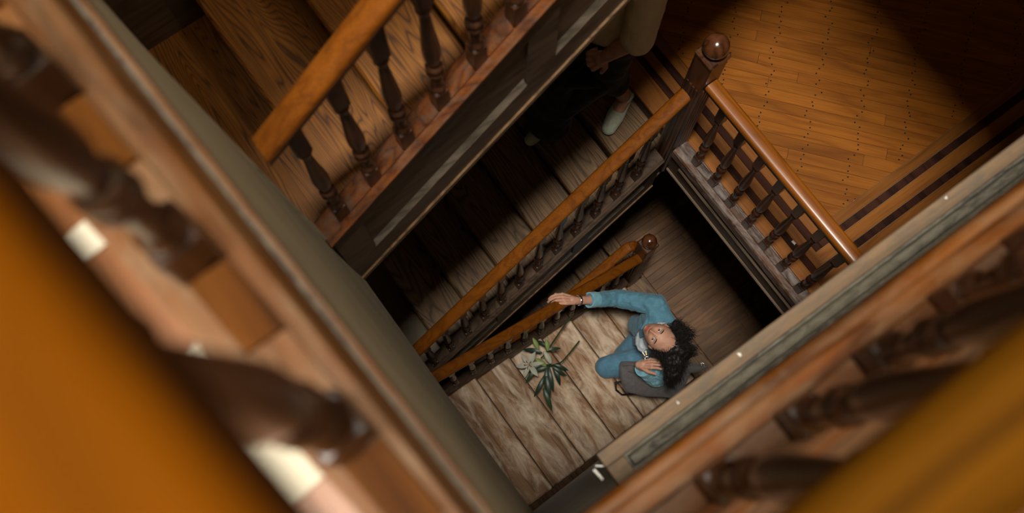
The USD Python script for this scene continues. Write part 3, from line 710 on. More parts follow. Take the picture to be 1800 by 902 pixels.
def head_mesh(c, f, up, size=1.0):
    """head with brow, sockets, nose, lips, chin; c = centre of the skull, f = out of the face, up = to the crown"""
    f = np.asarray(f, float); f /= np.linalg.norm(f)
    up = np.asarray(up, float); up -= f * (up @ f); up /= np.linalg.norm(up)
    r = np.cross(f, up)                                      # the person's right
    s = trimesh.creation.icosphere(5)
    d = s.vertices                                           # x = right, y = forward, z = up
    x, y, z = d.T
    p = d * [.076, .096, .112]
    low = np.clip(-z, 0, 1)
    p[:, 0] *= 1 - .30 * low ** 1.5                          # jaw narrows
    p[:, 1] *= np.where(y < 0, 1 - .25 * low, 1 - .06 * low)
    p[:, 1] -= np.where(y > 0, .010 * np.clip(z, 0, 1) ** 2, 0)
    front = np.clip(y, 0, 1)
    def g(cx, cz, sx, sz): return np.exp(-((p[:, 0] - cx) / sx) ** 2 - ((p[:, 2] - cz) / sz) ** 2) * (y > .1)
    p0 = p.copy()
    dy = np.zeros(len(p))
    dy += .021 * g(0, -.030, .011, .013) + .012 * g(0, -.012, .008, .022)          # nose tip, bridge
    dy += .005 * g(.012, -.034, .007, .006) + .005 * g(-.012, -.034, .007, .006)
    dy -= .011 * g(.031, .004, .015, .010) + .011 * g(-.031, .004, .015, .010)     # sockets
    dy += .005 * g(.03, .022, .02, .008) + .005 * g(-.03, .022, .02, .008)         # brow
    dy += .006 * g(.036, -.022, .018, .016) + .006 * g(-.036, -.022, .018, .016)   # cheeks
    dy += .007 * g(0, -.058, .020, .007) - .003 * g(0, -.0605, .020, .0025)        # lips
    dy += .010 * g(0, -.092, .020, .014) - .004 * g(0, -.074, .018, .006)          # chin
    p[:, 1] += dy
    R3 = np.stack([r, f, up])
    T = lambda q: np.asarray(c) + (np.asarray(q) * size) @ R3
    return trimesh.Trimesh(T(p), s.faces, process=False), T, R3

def ear(T, side):
    m = m3.Manifold.sphere(1, 20).scale([.008, .020, .031])
    v = m.to_mesh(); q = v.vert_properties[:, :3] + [side * .076, -.008, -.006]
    return T(q), v.tri_verts

def face_parts(T, person, size=1.0, open_=1.0):
    for sd in (-1, 1):
        e = trimesh.creation.icosphere(3); q = e.vertices * [.0145, .009, .0068 * open_] + [sd * .031, .0835, .004]
        eye = obj('eye', (T(q), e.faces), M['eye_white'], person, smooth=True)
        q = e.vertices * [.0072, .004, .0064 * open_] + [sd * .031, .0905, .004]
        obj('iris', (T(q), e.faces), M['iris'], eye, smooth=True)
        br = [(sd * (.016 + .011 * i), .0955 - .0030 * i * i * .5, .021 + (.004, .007, .0065, .002)[i]) for i in range(4)]
        obj('eyebrow', tube(T(np.array(br)), [.0018, .0032, .003, .0012], 6), M['hair'], person, smooth=True)
    e = trimesh.creation.icosphere(3)
    up_l = e.vertices * [.021, .006, .0042]; up_l[:, 2] -= .002 * np.abs(up_l[:, 0] / .021) ** 2
    lo_l = e.vertices * [.018, .0065, .0052]
    v = np.vstack([T(up_l + [0, .0925, -.0555]), T(lo_l + [0, .0915, -.0640])]); ff = np.vstack([e.faces, e.faces + len(e.vertices)])
    obj('lips', (v, ff), M['lips'], person, smooth=True)

def hand(wrist, palm_dir, normal, side, fingers, thumb, q=1.0):
    """hand as bones: wrist point, direction of the palm, normal out of the back of the hand, side = +1 when the thumb lies on cross(palm_dir, normal);
    fingers: four (curl per joint, spread) ; thumb: (direction out, forward, down)"""
    pd = np.asarray(palm_dir, float); pd /= np.linalg.norm(pd)
    nr = np.asarray(normal, float); nr -= pd * (nr @ pd); nr /= np.linalg.norm(nr)
    sd = np.cross(pd, nr) * side
    w = np.asarray(wrist, float)
    out = [bone(w, .024 * q, w + pd * .03 * q, .025 * q)]
    kn = []
    for i, (o, l) in enumerate(((.030, .088), (.010, .092), (-.010, .087), (-.028, .078))):
        k = w + pd * l * q + sd * o * q + nr * (.004 - .003 * abs(i - 1.2)) * q
        kn.append(k)
        out.append(bone(w + pd * .018 * q + sd * o * .5 * q, .0150 * q, k, .0118 * q))
    out.append(bone(kn[0], .011 * q, kn[3], .0105 * q))
    tips = []
    for i, (k, lens) in enumerate(zip(kn, ((.042, .026, .021), (.047, .030, .022), (.043, .028, .022), (.034, .021, .019)))):
        curl, spread = fingers[i]
        a = 0; p = k; rr = (.0098, .0091, .0084, .0072)
        for j, ln in enumerate(lens):
            a += curl[j]
            dirn = pd * math.cos(a) - nr * math.sin(a) + sd * spread
            dirn /= np.linalg.norm(dirn)
            p2 = p + dirn * ln * q
            out.append(bone(p, rr[j] * q, p2, rr[j + 1] * q)); p = p2
        tips.append(p)
    a0 = w + pd * .025 * q + sd * .020 * q - nr * .006 * q
    td = sd * thumb[0] + pd * thumb[1] - nr * thumb[2]; td /= np.linalg.norm(td)
    a1 = a0 + td * .042 * q
    td2 = td * .8 + pd * .6; td2 /= np.linalg.norm(td2)
    a2 = a1 + td2 * .032 * q
    out += [bone(a0, .0155 * q, a1, .0118 * q), bone(a1, .0115 * q, a2, .0100 * q), bone(a2, .0100 * q, a2 + td2 * .022 * q, .0078 * q)]
    return out, tips, kn

def strands(name, curves, radius, mat, parent):
    path = fresh(str(parent.GetPath()), name)
    b = UsdGeom.BasisCurves.Define(stage, path)
    b.CreateTypeAttr('linear')
    b.CreatePointsAttr(Vt.Vec3fArray.FromNumpy(np.vstack(curves).astype(np.float32)))
    b.CreateCurveVertexCountsAttr(Vt.IntArray.FromNumpy(np.array([len(c) for c in curves], np.int32)))
    w = np.concatenate([np.linspace(1, .45, len(c)) * radius * 2 for c in curves]).astype(np.float32)
    b.CreateWidthsAttr(Vt.FloatArray.FromNumpy(w)); b.SetWidthsInterpolation('vertex')
    UsdShade.MaterialBindingAPI.Apply(b.GetPrim()).Bind(mat)
    return meta(b.GetPrim(), None, None, None, 'stuff')

# ---- the woman in denim kneeling on the worn steps, one hand on the rail, looking up
Wm = thing('person', 'person in blue denim kneeling on the worn steps, looking up, one hand on the rail', 'person')
J = {k: W3(v) for k, v in dict(
    pelvis=(-.22, 1.37, 6.50), hipL=(-.11, 1.33, 6.53), hipR=(-.29, 1.38, 6.55), kneeL=(-.285, .985, 6.60), kneeR=(-.275, 1.13, 6.775), ankL=(-.13, 1.20, 6.775), ankR=(-.33, 1.38, 6.96), toeL=(-.12, 1.33, 6.99), toeR=(-.34, 1.49, 7.0),
    waist=(-.22, 1.345, 6.33), chest=(-.215, 1.32, 6.12), neck=(-.205, 1.295, 5.985), shR=(-.385, 1.40, 6.035), shL=(-.035, 1.255, 6.055),
    elR=(-.575, 1.245, 6.145), wrR=(-.692, .982, 5.915), elL=(-.03, 1.165, 6.29), wrL=(-.150, 1.078, 6.05)).items()}
HC = W3((-.198, 1.236, 5.79)); HF = np.array([-.32, -.30, .90]); HU = np.array([.93, .24, .30])
hm, T, R3 = head_mesh(HC, HF, HU, 1.06)
hman = m3.Manifold(m3.Mesh(hm.vertices.astype(np.float32), hm.faces.astype(np.uint32)))
jawback = T([0, -.02, -.06])
handR, tipsR, knR = hand(J['wrR'], W3((-.752, .905, 5.862)) - J['wrR'], (-.3, .25, 1), 1, [((.25, .6, .5), -.10), ((.3, .7, .5), -.05), ((.35, .75, .5), .0), ((.4, .75, .5), .05)], (.55, .75, .55), 1.08)
handL, tipsL, knL = hand(J['wrL'], W3((-.088, 1.175, 5.975)) - J['wrL'], (-.5, -.1, .8), 1, [((.25, .4, .3), .1), ((.4, .6, .4), .02), ((.5, .7, .5), -.05), ((.55, .7, .5), -.12)], (.6, .8, .3), 1.02)
body = [chain([(T([0, -.022, -.02]), .062), (lerp(T([0, -.02, -.06]), J['neck'], .6), .052), (J['neck'], .06)]),
        chain([(J['neck'], .07), (J['chest'], .115), (J['waist'], .10), (J['pelvis'], .125)]), bone(J['shR'], .048, J['chest'], .10), bone(J['shL'], .048, J['chest'], .10),
        chain([(J['shR'], .046), (J['elR'], .037), (lerp(J['elR'], J['wrR'], .3), .038), (J['wrR'], .0235)]), chain([(J['shL'], .046), (J['elL'], .037), (lerp(J['elL'], J['wrL'], .3), .038), (J['wrL'], .0235)]),
        chain([(J['hipL'], .09), (J['kneeL'], .056), (J['ankL'], .038), (J['toeL'], .03)]), chain([(J['hipR'], .09), (J['kneeR'], .056), (J['ankR'], .038), (J['toeR'], .03)])]
rough_body = union(body)
bt = melt(rough_body, .012, 10)
ht = union(handR); ht2 = union(handL)
parts_ = []
for h_ in (ht, ht2):
    parts_.append(melt(h_, .004, 4))
def to_man(t): return m3.Manifold(m3.Mesh(np.asarray(t.vertices, np.float32), np.asarray(t.faces, np.uint32)))
ears = [m3.Manifold(m3.Mesh(np.asarray(v, np.float32), np.asarray(f, np.uint32))) for v, f in (ear(T, 1), ear(T, -1))]
full = union([to_man(bt), hman] + [to_man(p) for p in parts_] + ears)
obj('body', full, M['skin'], Wm, smooth=55)
face_parts(T, Wm, 1.06, .78)

# clothes
tee = melt(union([chain([(J['neck'] + [0, 0, -.03], .072), (J['chest'], .124), (J['waist'], .112), (J['pelvis'] + [0, 0, .04], .125)]), ball(lerp(J['chest'], J['waist'], .35) + np.array([-.025, -.085, 0]), .085), bone(J['shR'] + [.05, -.01, -.02], .05, J['chest'], .11), bone(J['shL'] + [-.05, .01, -.02], .05, J['chest'], .11)]), .012, 8)
obj('shirt', ripple(tee, .016, 26, 3), M['tee'], Wm, smooth=60, label='pale crumpled T-shirt at the open jacket front')
Fd = np.array([-.45, -.89, 0.]); Sd = np.array([-.94, .33, 0])
jt = union([chain([(J['neck'] + [0, .0, -.045], .092), (J['chest'], .142), (J['waist'], .138), (J['pelvis'] + np.array([-.01, -.02, .05]), .162)]),
            bone(J['shR'], .062, J['chest'], .13), bone(J['shL'], .062, J['chest'], .13), bone(J['shR'], .062, J['waist'] + Sd * .05 + Fd * .03, .12),
            bone(J['waist'] + Sd * .07 + Fd * .05, .10, J['pelvis'] + Sd * .11 + Fd * .09 + [0, 0, .02], .085)])
front = m3.Manifold.cube([.085, .5, .9], True)
Cd = np.array([-.20, -.98, 0]); fa = math.degrees(math.atan2(Cd[1], Cd[0])) - 90
cut = front.translate([0, .27, 0]).rotate([0, 0, fa]).translate([float(x) for x in (J['chest'] + [0.0, 0, -.10])])
neck_cut = ball(lerp(J['neck'], HC, .55) + Fd * .02, .088)
jt = jt - cut - neck_cut
jt = jt - m3.Manifold.cube([2, 2, 2], True).translate([0, float(J['pelvis'][1]), float(J['pelvis'][2]) - 1.06])
jm = melt(jt, .011, 6)
jk = obj('jacket', ripple(jm, .012, 19, 5), M['denim'], Wm, smooth=60, label='blue denim jacket')
slR = melt(chain([(J['shR'], .068), (lerp(J['shR'], J['elR'], .5), .062), (J['elR'], .058), (lerp(J['elR'], J['wrR'], .42), .050), (lerp(J['elR'], J['wrR'], .60), .045)]), .009, 6)
obj('sleeve', ripple(slR, .011, 26, 8), M['denim'], jk, smooth=60)
slL = melt(chain([(J['shL'], .068), (lerp(J['shL'], J['elL'], .5), .066), (J['elL'], .070), (lerp(J['elL'], J['wrL'], .45), .062), (lerp(J['elL'], J['wrL'], .62), .054)]), .009, 6)
obj('sleeve', ripple(slL, .013, 28, 9), M['denim_light'], jk, smooth=60, label='lighter blue gathered sleeve')
def cuff(a, b, r0, r1):
    a, b = np.asarray(a), np.asarray(b); d = b - a; Ln = np.linalg.norm(d); d /= Ln
    x = np.cross(d, [0, 0, 1.]); x /= np.linalg.norm(x); y = np.cross(d, x)
    pr = [(r0, 0), (r0 + .004, .01), (r1 + .005, Ln * .8), (r1 + .003, Ln), (r1 - .006, Ln), (r1 - .008, Ln * .6), (r0 - .010, 0)]
    v, f = lathe(pr, 28)
    v = v[:-2]; f = f[(f < len(v)).all(1)]
    v = a + v[:, :1] * x + v[:, 1:2] * y + v[:, 2:] * d
    t = trimesh.Trimesh(v, f, process=False)
    return ripple(t, .003, 40, 2)
obj('cuff', cuff(lerp(J['elR'], J['wrR'], .50), lerp(J['elR'], J['wrR'], .70), .046, .047), M['denim_light'], jk, smooth=60, label='turned-back pale cuff')
obj('cuff', cuff(lerp(J['elL'], J['wrL'], .52), lerp(J['elL'], J['wrL'], .76), .052, .054), M['denim_light'], jk, smooth=60, label='turned-back pale cuff')
# collar: two flaps beside the neck
for sd in (-1, 1):
    n_ = J['neck'] + [0, 0, -.01]
    a = n_ + Sd * -sd * .085 + Fd * -.03; b = n_ + Sd * -sd * .075 + Fd * .10 + [0, 0, -.05]; c = n_ + Sd * -sd * .125 + Fd * .05 + [0, 0, -.045]; d = n_ + Sd * -sd * .11 + Fd * -.05 + [0, 0, -.03]
    m = m3.Manifold.batch_hull([ball(q, .007, 10) for q in (a, b, c, d)])
    obj('collar', melt(m, .01, 2), M['denim'], jk, smooth=60)
obj('shirt_collar', tube(np.array([J['neck'] + Sd * .075 * math.cos(t) + Fd * .075 * math.sin(t) + [0, 0, .03 - .05 * max(0, math.sin(t))] for t in np.linspace(-.6, 3.7, 22)]), .011, 8), M['tee'], Wm, smooth=True)
for nm, hip, kn, an in (('L', 'hipL', 'kneeL', 'ankL'), ('R', 'hipR', 'kneeR', 'ankR')):
    pass
jn = union([chain([(J['hipL'], .108), (lerp(J['hipL'], J['kneeL'], .5), .094), (J['kneeL'], .074), (lerp(J['kneeL'], J['ankL'], .5), .068), (lerp(J['kneeL'], J['ankL'], .92), .054)]),
            chain([(J['hipR'], .108), (lerp(J['hipR'], J['kneeR'], .5), .090), (J['kneeR'], .070), (lerp(J['kneeR'], J['ankR'], .5), .066), (lerp(J['kneeR'], J['ankR'], .92), .054)]), bone(J['hipL'], .11, J['hipR'], .11), bone(J['pelvis'], .125, J['waist'] + [0, 0, -.05], .115)])
obj('jeans', ripple(melt(jn, .012, 6), .010, 18, 11), M['jeans'], Wm, smooth=60, label='blue jeans')
for an, to in (('ankL', 'toeL'), ('ankR', 'toeR')):
    obj('boot', melt(chain([(J[an], .048), (lerp(J[an], J[to], .5), .044), (J[to], .034)]), .01, 4), M['black'], Wm, smooth=60)
# wrist watch and rings
wd = J['wrR'] - J['elR']; wd /= np.linalg.norm(wd)
wx = np.cross(wd, [0, 0, 1.]); wx /= np.linalg.norm(wx); wy = np.cross(wd, wx)
wc = J['wrR'] - wd * .022
br = MB()
for i in range(18):
    a = 2 * math.pi * i / 18
    o = wc + (wx * math.cos(a) + wy * math.sin(a)) * .0285
    er = wx * math.cos(a) + wy * math.sin(a); et = -wx * math.sin(a) + wy * math.cos(a)
    c8 = np.array([[[o + er * p + et * q + wd * r for r in (-.0075, .0075)] for q in (-.0044, .0044)] for p in (-.001, .0035)])
    br.tm(chamfer_hull(c8, .0012))
obj('bracelet', br.get(), M['metal'], Wm, label='shiny link bracelet on the wrist')
k0 = knR[1]; kd = tipsR[1] - k0; kd /= np.linalg.norm(kd)
kx = np.cross(kd, [0, 0, 1.]); kx /= np.linalg.norm(kx); ky = np.cross(kd, kx)
obj('ring', tube(np.array([k0 + kd * .012 + (kx * math.cos(t) + ky * math.sin(t)) * .0098 for t in np.linspace(0, 6.2832, 20)]), .0022, 6), M['metal'], Wm, smooth=True)
# hair: a full mass swept back and down from the parting, loose curls at its rim
hair_m = union([ball(T([0, -.032, .030]), .096), bone(T([0, -.035, .075]), .075, T([.01, -.075, .120]), .066), bone(T([-.02, -.05, .075]), .075, T([-.065, -.075, .12]), .066), bone(T([.03, -.05, .06]), .070, T([.085, -.085, .065]), .050),
                bone(T([-.06, -.07, .125]), .062, T([-.115, -.085, .150]), .048), bone(T([.085, -.085, .06]), .045, T([.115, -.10, .0]), .028), bone(T([-.125, -.085, .140]), .044, T([-.155, -.11, .150]), .030)])
face_cut = m3.Manifold.sphere(1, 40).scale([.070, .075, .098])
mm = face_cut.to_mesh(); fv = T(mm.vert_properties[:, :3] + [0, .072, -.028])
hair_m = hair_m - m3.Manifold(m3.Mesh(np.asarray(fv, np.float32), mm.tri_verts.astype(np.uint32)))
hmesh = ripple(melt(hair_m, .008, 5), .012, 45, 21)
hr = obj('hair', hmesh, M['hair'], Wm, smooth=60, label='dark curly hair with a parting')
cs = []
hr_rng = np.random.default_rng(5)
pts, fi = trimesh.sample.sample_surface(hmesh, 1500, seed=3)
for p, fidx in zip(pts, fi):
    loc = (p - HC) @ R3.T
    if loc[1] > .055 and abs(loc[0]) < .06: continue
    nrm = hmesh.face_normals[fidx]
    back = -R3[1] * .3 + R3[2] * .5 + R3[0] * np.sign(loc[0]) * .45 + np.array([0, 0, -.35])
    back -= nrm * (back @ nrm) * .8; back /= np.linalg.norm(back)
    ln = hr_rng.uniform(.03, .075); s1 = np.cross(nrm, back)
    t = np.linspace(0, 1, 9); ph = hr_rng.uniform(0, 6.28); am = hr_rng.uniform(.002, .007)
    cs.append(p + back * (ln * t)[:, None] + nrm * (.004 + am * np.sin(ph + 9 * t) + .012 * t * hr_rng.uniform(0, 1))[:, None] + s1 * (am * np.cos(ph + 9 * t))[:, None])
strands('curls', cs, .0011, M['hair'], hr)
obj('parting', tube(T(np.array([(-.004 + .004 * i, .066 - .0105 * i, .074 + .0085 * i) for i in range(6)])), [.0025, .004, .0045, .004, .003, .0015], 8), M['skin'], hr, smooth=True, label='pale line of the hair parting')

# grey bag over her left side, keys in the left hand
bag = thing('shoulder_bag', 'grey cloth shoulder bag lying across the lap of the kneeling person', 'bag')
op = [(-.225, 1.05), (-.165, 1.01), (-.075, .985), (.03, 1.075), (.125, 1.19), (.135, 1.26), (.06, 1.37), (-.02, 1.33), (-.09, 1.20), (-.16, 1.12)]
bm = m3.Manifold.batch_hull([ball(W3((x, y, D)), .018, 10) for (x, y), D in zip(op, (6.36, 6.38, 6.42, 6.42, 6.40, 6.38, 6.34, 6.30, 6.30, 6.33))] + [ball(W3((x * .9 - .01, y * .95 + .05, 6.47)), .018, 10) for x, y in op])
obj('bag_body', ripple(melt(bm, .012, 6), .006, 14, 31), M['grey_bag'], bag, smooth=60)
obj('flap_edge', tube(np.array([W3(q) for q in ((-.22, 1.04, 6.335), (-.19, 1.085, 6.31), (-.15, 1.12, 6.30), (-.11, 1.115, 6.30), (-.13, 1.08, 6.315), (-.17, 1.05, 6.33))]), .010, 8), M['grey_bag'], bag, smooth=True)
obj('strap', tube(np.array([W3(q) for q in ((-.13, 1.0, 6.43), (-.16, .965, 6.55), (-.12, .955, 6.66), (-.07, .97, 6.675), (-.03, 1.02, 6.60), (.0, 1.06, 6.46))]), .007, 8), M['black'], bag, smooth=True, label='black leather strap loop')
obj('tail', melt(m3.Manifold.batch_hull([ball(W3(q), r, 10) for q, r in (((.02, 1.33, 6.33), .04), ((.085, 1.42, 6.30), .024), ((.11, 1.47, 6.29), .012))]), .01, 3), M['grey_bag'], bag, smooth=60)
obj('buckle', tube(np.array([W3((.085 + .012 * math.cos(t), 1.452 + .009 * math.sin(t), 6.262)) for t in np.linspace(0, 6.2832, 14)]), .0022, 6), M['metal'], bag, smooth=True)
ky_ = thing('keys', 'bunch of keys and tags held beside the dark hair', 'keys')
kc = knL[2] - R3[1] * 0 + np.array([-.035, -.015, .012])
obj('key_ring', tube(np.array([kc + [.011 * math.cos(t), .011 * math.sin(t), 0] for t in np.linspace(0, 6.2832, 16)]), .0014, 6), M['metal'], ky_, smooth=True)
for i, (an_, mt) in enumerate(((2.6, 'gold'), (3.1, 'metal'), (3.7, 'black'), (2.1, 'black'))):
    d = np.array([math.cos(an_), math.sin(an_), 0]); n_ = np.array([-d[1], d[0], 0])
    m = MB()
    bow = lathe([(.0085, -.0012), (.0095, 0), (.0085, .0012)], 14)
    m.add(bow[0] + kc + d * .016, bow[1])
    c8 = np.array([[[kc + d * p + n_ * q + [0, 0, r] for r in (-.001, .001)] for q in (-.003, .003)] for p in (.02, .048)])
    m.tm(chamfer_hull(c8, .0006))
    for q in range(3):
        c8 = np.array([[[kc + d * p + n_ * w_ + [0, 0, r] for r in (-.001, .001)] for w_ in (.0025, .0052)] for p in (.031 + q * .006, .034 + q * .006)])
        m.tm(chamfer_hull(c8, .0004))
    obj('key', m.get(), M[mt], ky_)

# ---- the walker on the brown flight
Wk = thing('person', 'person in beige shirt and dark wide trousers walking down from the landing', 'person')
K_ = {k: W3(v) for k, v in dict(pelvis=(-1.42, 1.56, 3.90), hipL=(-1.34, 1.56, 3.95), hipR=(-1.51, 1.54, 3.95), kneeL=(-1.34, 1.53, 4.37), kneeR=(-1.50, 1.36, 4.40), ankL=(-1.285, 1.655, 4.77), ankR=(-1.47, 1.30, 4.98),
    toeL=(-1.215, 1.505, 4.85), toeR=(-1.46, 1.17, 5.035), waist=(-1.41, 1.56, 3.70), chest=(-1.41, 1.55, 3.47), neck=(-1.41, 1.55, 3.26), shL=(-1.23, 1.55, 3.36), shR=(-1.59, 1.53, 3.36),
    elL=(-1.185, 1.50, 3.72), wrL=(-1.26, 1.41, 3.93), elR=(-1.65, 1.48, 3.68), wrR=(-1.59, 1.29, 3.85)).items()}
h2, T2_, R32 = head_mesh(W3((-1.405, 1.515, 3.07)), (.05, -1, -.15), (0, -.12, 1), 1.02)
hl, _, _ = hand(K_['wrL'], K_['wrL'] - K_['elL'] + np.array([-.05, -.02, 0]), (.4, -.3, .8), -1, [((.7, 1.0, .7), 0)] * 4, (.6, .7, .5), 1.18)
hr2, _, _ = hand(K_['wrR'], (.02, -.5, -.6), (-.5, 0, .6), 1, [((.5, .8, .5), 0)] * 4, (.6, .7, .4), 1.05)
bd = union([chain([(T2_([0, -.022, -.02]), .064), (K_['neck'], .058), (K_['chest'], .13), (K_['waist'], .12), (K_['pelvis'], .135)]), bone(K_['shL'], .055, K_['chest'], .12), bone(K_['shR'], .055, K_['chest'], .12),
            chain([(K_['shL'], .052), (K_['elL'], .042), (lerp(K_['elL'], K_['wrL'], .3), .045), (K_['wrL'], .029)]), chain([(K_['shR'], .052), (K_['elR'], .042), (K_['wrR'], .028)]),
            chain([(K_['hipL'], .085), (K_['kneeL'], .058), (lerp(K_['kneeL'], K_['ankL'], .3), .055), (K_['ankL'], .037)]), chain([(K_['hipR'], .085), (K_['kneeR'], .058), (K_['ankR'], .037), (K_['toeR'], .03)]), chain([(K_['ankL'], .037), (K_['toeL'], .028)])])
hm2 = to_man(h2)
ears2 = [m3.Manifold(m3.Mesh(np.asarray(v, np.float32), np.asarray(f, np.uint32))) for v, f in (ear(T2_, 1), ear(T2_, -1))]
obj('body', union([to_man(melt(bd, .014, 8)), hm2, to_man(melt(union(hl), .005, 3)), to_man(melt(union(hr2), .005, 3))] + ears2), M['skin'], Wk, smooth=55)
face_parts(T2_, Wk)
sh = union([chain([(K_['neck'] + [0, 0, -.05], .085), (K_['chest'], .148), (K_['waist'], .150), (K_['pelvis'] + [0, 0, -.02], .165)]), bone(K_['shL'], .075, K_['chest'], .14), bone(K_['shR'], .075, K_['chest'], .14),
            chain([(K_['shL'], .078), (lerp(K_['shL'], K_['elL'], .6), .074), (lerp(K_['shL'], K_['elL'], 1.02), .075)]), chain([(K_['shR'], .078), (lerp(K_['shR'], K_['elR'], 1.02), .072)])])
obj('shirt', ripple(melt(sh, .014, 5), .008, 11, 41), M['beige'], Wk, smooth=60, label='loose beige shirt')
tr = union([chain([(K_['hipL'], .11), (K_['kneeL'], .09), (lerp(K_['kneeL'], K_['ankL'], .36), .085)]), chain([(K_['hipR'], .12), (K_['kneeR'], .115), (lerp(K_['kneeR'], K_['ankR'], .95), .125)]), bone(K_['hipL'], .115, K_['hipR'], .12), bone(K_['kneeL'], .09, K_['kneeR'], .11), bone(K_['kneeL'], .09, lerp(K_['kneeR'], K_['ankR'], .7), .11)])
obj('trousers', ripple(melt(tr, .014, 5), .012, 9, 43), M['navy'], Wk, smooth=60, label='dark navy wide trousers')
def shoe(name, a, t, mat, w=.042):
    d = t - a; d[2] = 0; d /= np.linalg.norm(d)
    m = union([m3.Manifold.batch_hull([ball(a - d * .035 + [0, 0, -.02], w * .8, 14), ball(a + [0, 0, .03], w * .85, 14)]), m3.Manifold.batch_hull([ball(a - d * .03 + [0, 0, -.025], w * .75, 14), ball(lerp(a, t, .6) + [0, 0, .0], w, 14), ball(t, w * .8, 14)])])
    obj(name, melt(m, .008, 4), mat, Wk, smooth=60)
shoe('shoe', K_['ankL'] + [0, 0, -.02], K_['toeL'], M['shoe_pale'], .048)
shoe('shoe', K_['ankR'], K_['toeR'], M['shoe_pale'])
obj('hair', melt(union([ball(T2_([0, -.025, .03]), .098), ball(T2_([0, -.05, -.01]), .085)]) - m3.Manifold(m3.Mesh(np.asarray(T2_(mm.vert_properties[:, :3] + [0, .075, -.03]), np.float32), mm.tri_verts.astype(np.uint32))), .01, 4), M['hair'], Wk, smooth=60)

# ------------------------------------------------------------------ lilies dropped on the steps
M['stem'] = flat('lily_stem', (.028, .055, .018), .5)
M['leaf'] = usdkit.material(stage, L + 'lily_leaf', {'oi': ('object_info', {}), 'r': ('rgb_ramp', {'ramp': [(0, (.012, .03, .018)), (1, (.03, .065, .03))]}),
    'p': ('principled_bsdf', {'roughness': .4}), 't': ('translucent_bsdf', {'color': (.03, .08, .02)}), 'x': ('mix_closure', {'fac': .15})},
    [('oi.random', 'r.fac'), ('r.color', 'p.base_color'), ('p.BSDF', 'x.closure1'), ('t.BSDF', 'x.closure2')], surface='x.closure')
M['bud_green'] = flat('lily_bud_green', (.25, .33, .10), .5)
M['bud_pale'] = flat('lily_bud_pale', (.50, .52, .38), .5)
M['petal'] = flat('lily_petal', (.42, .42, .34), .6)
M['anther'] = flat('lily_anther', (.35, .12, .03), .7)
def tread_D(v): 
    i = math.floor((v - .207) / T3) + 1
    return 6.15 + R * max(-1, min(i, 6))
def leafmesh(p, d, ln, wd, lift=.25, curl=.5, side=0.0):
    d = np.asarray(d, float); d /= np.linalg.norm(d); s_ = np.cross([0, 0, 1.], d); s_ /= np.linalg.norm(s_)
    v, f = [], []
    n = 8
    for i in range(n + 1):
        t = i / n; w = wd * math.sin(math.pi * min(1, t * .93 + .05)) ** .8
        c = p + d * ln * t + s_ * side * ln * t * t + np.array([0, 0, lift * ln * t - curl * ln * t * t])
        for j, q in enumerate((-1, 0, 1)):
            v.append(c + s_ * w * q * .5 + [0, 0, .18 * w * abs(q)])
        for j, q in enumerate((-1, 0, 1)):
            v.append(c + s_ * w * q * .5 + [0, 0, .18 * w * abs(q) - .0012])
    for i in range(n):
        a, b = i * 6, (i + 1) * 6
        for j in (0, 1):
            f += [[a + j, b + j, b + j + 1, a + j + 1], [a + 3 + j, a + 4 + j, b + 4 + j, b + 3 + j]]
        f += [[a, a + 3, b + 3, b], [a + 2, b + 2, b + 5, a + 5]]
    f += [[0, 1, 4, 3], [1, 2, 5, 4], [n * 6, n * 6 + 3, n * 6 + 4, n * 6 + 1], [n * 6 + 1, n * 6 + 4, n * 6 + 5, n * 6 + 2]]
    return np.array(v), np.array(f)
def budmesh(p, d, ln, r):
    d = np.asarray(d, float); d /= np.linalg.norm(d); x = np.cross(d, [0.1, 0, 1.]); x /= np.linalg.norm(x); y = np.cross(d, x)
    n = 18; v, f = lathe([(r * q, ln * t) for t, q in ((0, .35), (.1, .6), (.3, .9), (.5, 1), (.7, .85), (.88, .5), (1, .12))], n)
    a = np.arctan2(v[:, 1], v[:, 0]); k = 1 + .10 * np.cos(3 * a)
    v[:, 0] *= k; v[:, 1] *= k
    return p + v[:, :1] * x + v[:, 1:2] * y + v[:, 2:] * d, f
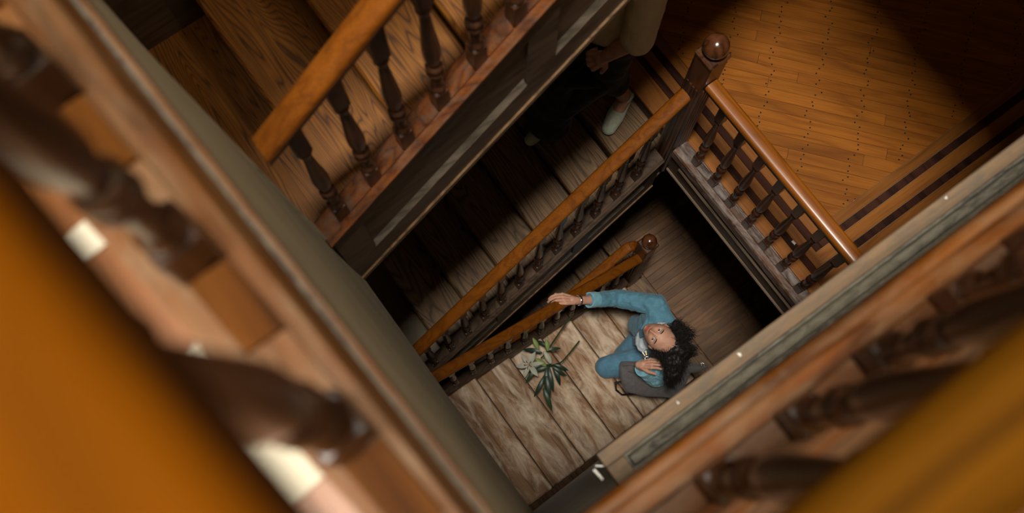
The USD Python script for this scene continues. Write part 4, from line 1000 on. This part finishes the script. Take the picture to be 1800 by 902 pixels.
def lily(label, stem, leaves, buds, flower=None):
    t = thing('lily', label, 'flower', 'lilies dropped on the worn steps')
    st = np.array([W3(q) for q in stem])
    tt = np.linspace(0, 1, 14); k = np.linspace(0, 1, len(st))
    cur = np.stack([np.interp(tt, k, st[:, i]) for i in range(3)], 1)
    obj('stem', tube(cur, np.linspace(.0052, .004, 14), 8), M['stem'], t, smooth=True)
    for p, d, ln, w_, sd in leaves:
        obj('leaf', leafmesh(W3(p), np.array([d[0], d[1], d[2] if len(d) > 2 else 0]), ln, w_, side=sd), M['leaf'], t, smooth=60)
    for p, d, ln, r, mt in buds:
        obj('bud', budmesh(W3(p), np.array(d), ln, r), M[mt], t, smooth=60)
    if flower:
        p, ax = W3(flower[0]), np.array(flower[1], float); ax /= np.linalg.norm(ax)
        x = np.cross(ax, [0.2, 1, .1]); x /= np.linalg.norm(x); y = np.cross(ax, x)
        for i in range(6):
            a = i * math.pi / 3 + .2
            d = (x * math.cos(a) + y * math.sin(a))
            v, f = [], []
            for j in range(8):
                q = j / 7; wd = .036 * math.sin(math.pi * min(1, .12 + q * .88)) ** .9 * (1 if i % 2 else .8)
                c = p + d * .095 * (q ** .9) + ax * (.055 * q - .06 * q * q)
                sv = np.cross(ax, d)
                for o in (-1, 0, 1): v.append(c + sv * wd * .5 * o + ax * (.006 * abs(o)))
                for o in (-1, 0, 1): v.append(c + sv * wd * .5 * o + ax * (.006 * abs(o) - .0015))
            for j in range(7):
                A_, B_ = j * 6, j * 6 + 6
                for o in (0, 1): f += [[A_ + o, B_ + o, B_ + o + 1, A_ + o + 1], [A_ + 3 + o, A_ + 4 + o, B_ + 4 + o, B_ + 3 + o]]
                f += [[A_, A_ + 3, B_ + 3, B_], [A_ + 2, B_ + 2, B_ + 5, A_ + 5]]
            obj('petal', (np.array(v), np.array(f)), M['petal'], t, smooth=60)
        an = MB()
        for i in range(5):
            a = i * 1.2566; d = x * math.cos(a) + y * math.sin(a)
            an.add(*tube(np.array([p, p + ax * .03 + d * .008, p + ax * .055 + d * .02]), .0012, 5)); an.add(*tube(np.array([p + ax * .055 + d * .014, p + ax * .055 + d * .028]), .003, 6))
        obj('stamens', an.get(), M['anther'], t, smooth=True)
    return t
lily('lily with two green buds and the longest pale stem, lying nearest the rail', [(-.690, .985, 6.49), (-.665, .90, 6.475), (-.62, .78, 6.43), (-.575, .68, 6.33), (-.565, .63, 6.30)],
     [((-.60, .72, 6.37), (-.8, -.3), .11, .026, .1), ((-.585, .70, 6.35), (.2, .6), .09, .024, -.1), ((-.59, .66, 6.33), (-.9, -.6), .13, .030, .15)],
     [((-.625, .655, 6.33), (-.75, .1, .25), .085, .0165, 'bud_green'), ((-.58, .70, 6.33), (-.75, .35, .25), .08, .0165, 'bud_green')])
lily('lily with a pale closed bud and a short dark cut stem toward the kneeling person', [(-.525, .93, 6.50), (-.50, .84, 6.48), (-.475, .74, 6.45), (-.49, .66, 6.33), (-.50, .63, 6.29)],
     [((-.485, .68, 6.34), (.55, .35), .10, .026, .0), ((-.48, .665, 6.33), (.8, -.1), .13, .032, -.12), ((-.49, .64, 6.31), (.75, -.45), .16, .034, .1), ((-.49, .64, 6.31), (-.3, -.9), .14, .030, -.1)],
     [((-.50, .665, 6.31), (-.8, .05, .3), .095, .021, 'bud_pale')])
lily('lily with a wide open pale flower and one green bud beside a tread edge', [(-.46, .70, 6.44), (-.50, .66, 6.36), (-.53, .60, 6.30), (-.545, .56, 6.29)],
     [((-.50, .63, 6.31), (.75, -.65), .17, .032, .08), ((-.47, .60, 6.31), (.9, -.45), .20, .036, -.05), ((-.52, .60, 6.29), (-.5, -.85), .12, .026, .2), ((-.40, .53, 6.29), (.95, -.3), .15, .034, .05), ((-.46, .58, 6.28), (.55, -.8), .15, .030, -.12), ((-.48, .66, 6.32), (.85, .25), .11, .026, .1), ((-.53, .57, 6.28), (.3, -.95), .12, .028, .0)],
     [((-.505, .625, 6.29), (-.75, -.3, .2), .085, .0185, 'bud_green')], ((-.57, .545, 6.285), (-.1, -.25, 1)))
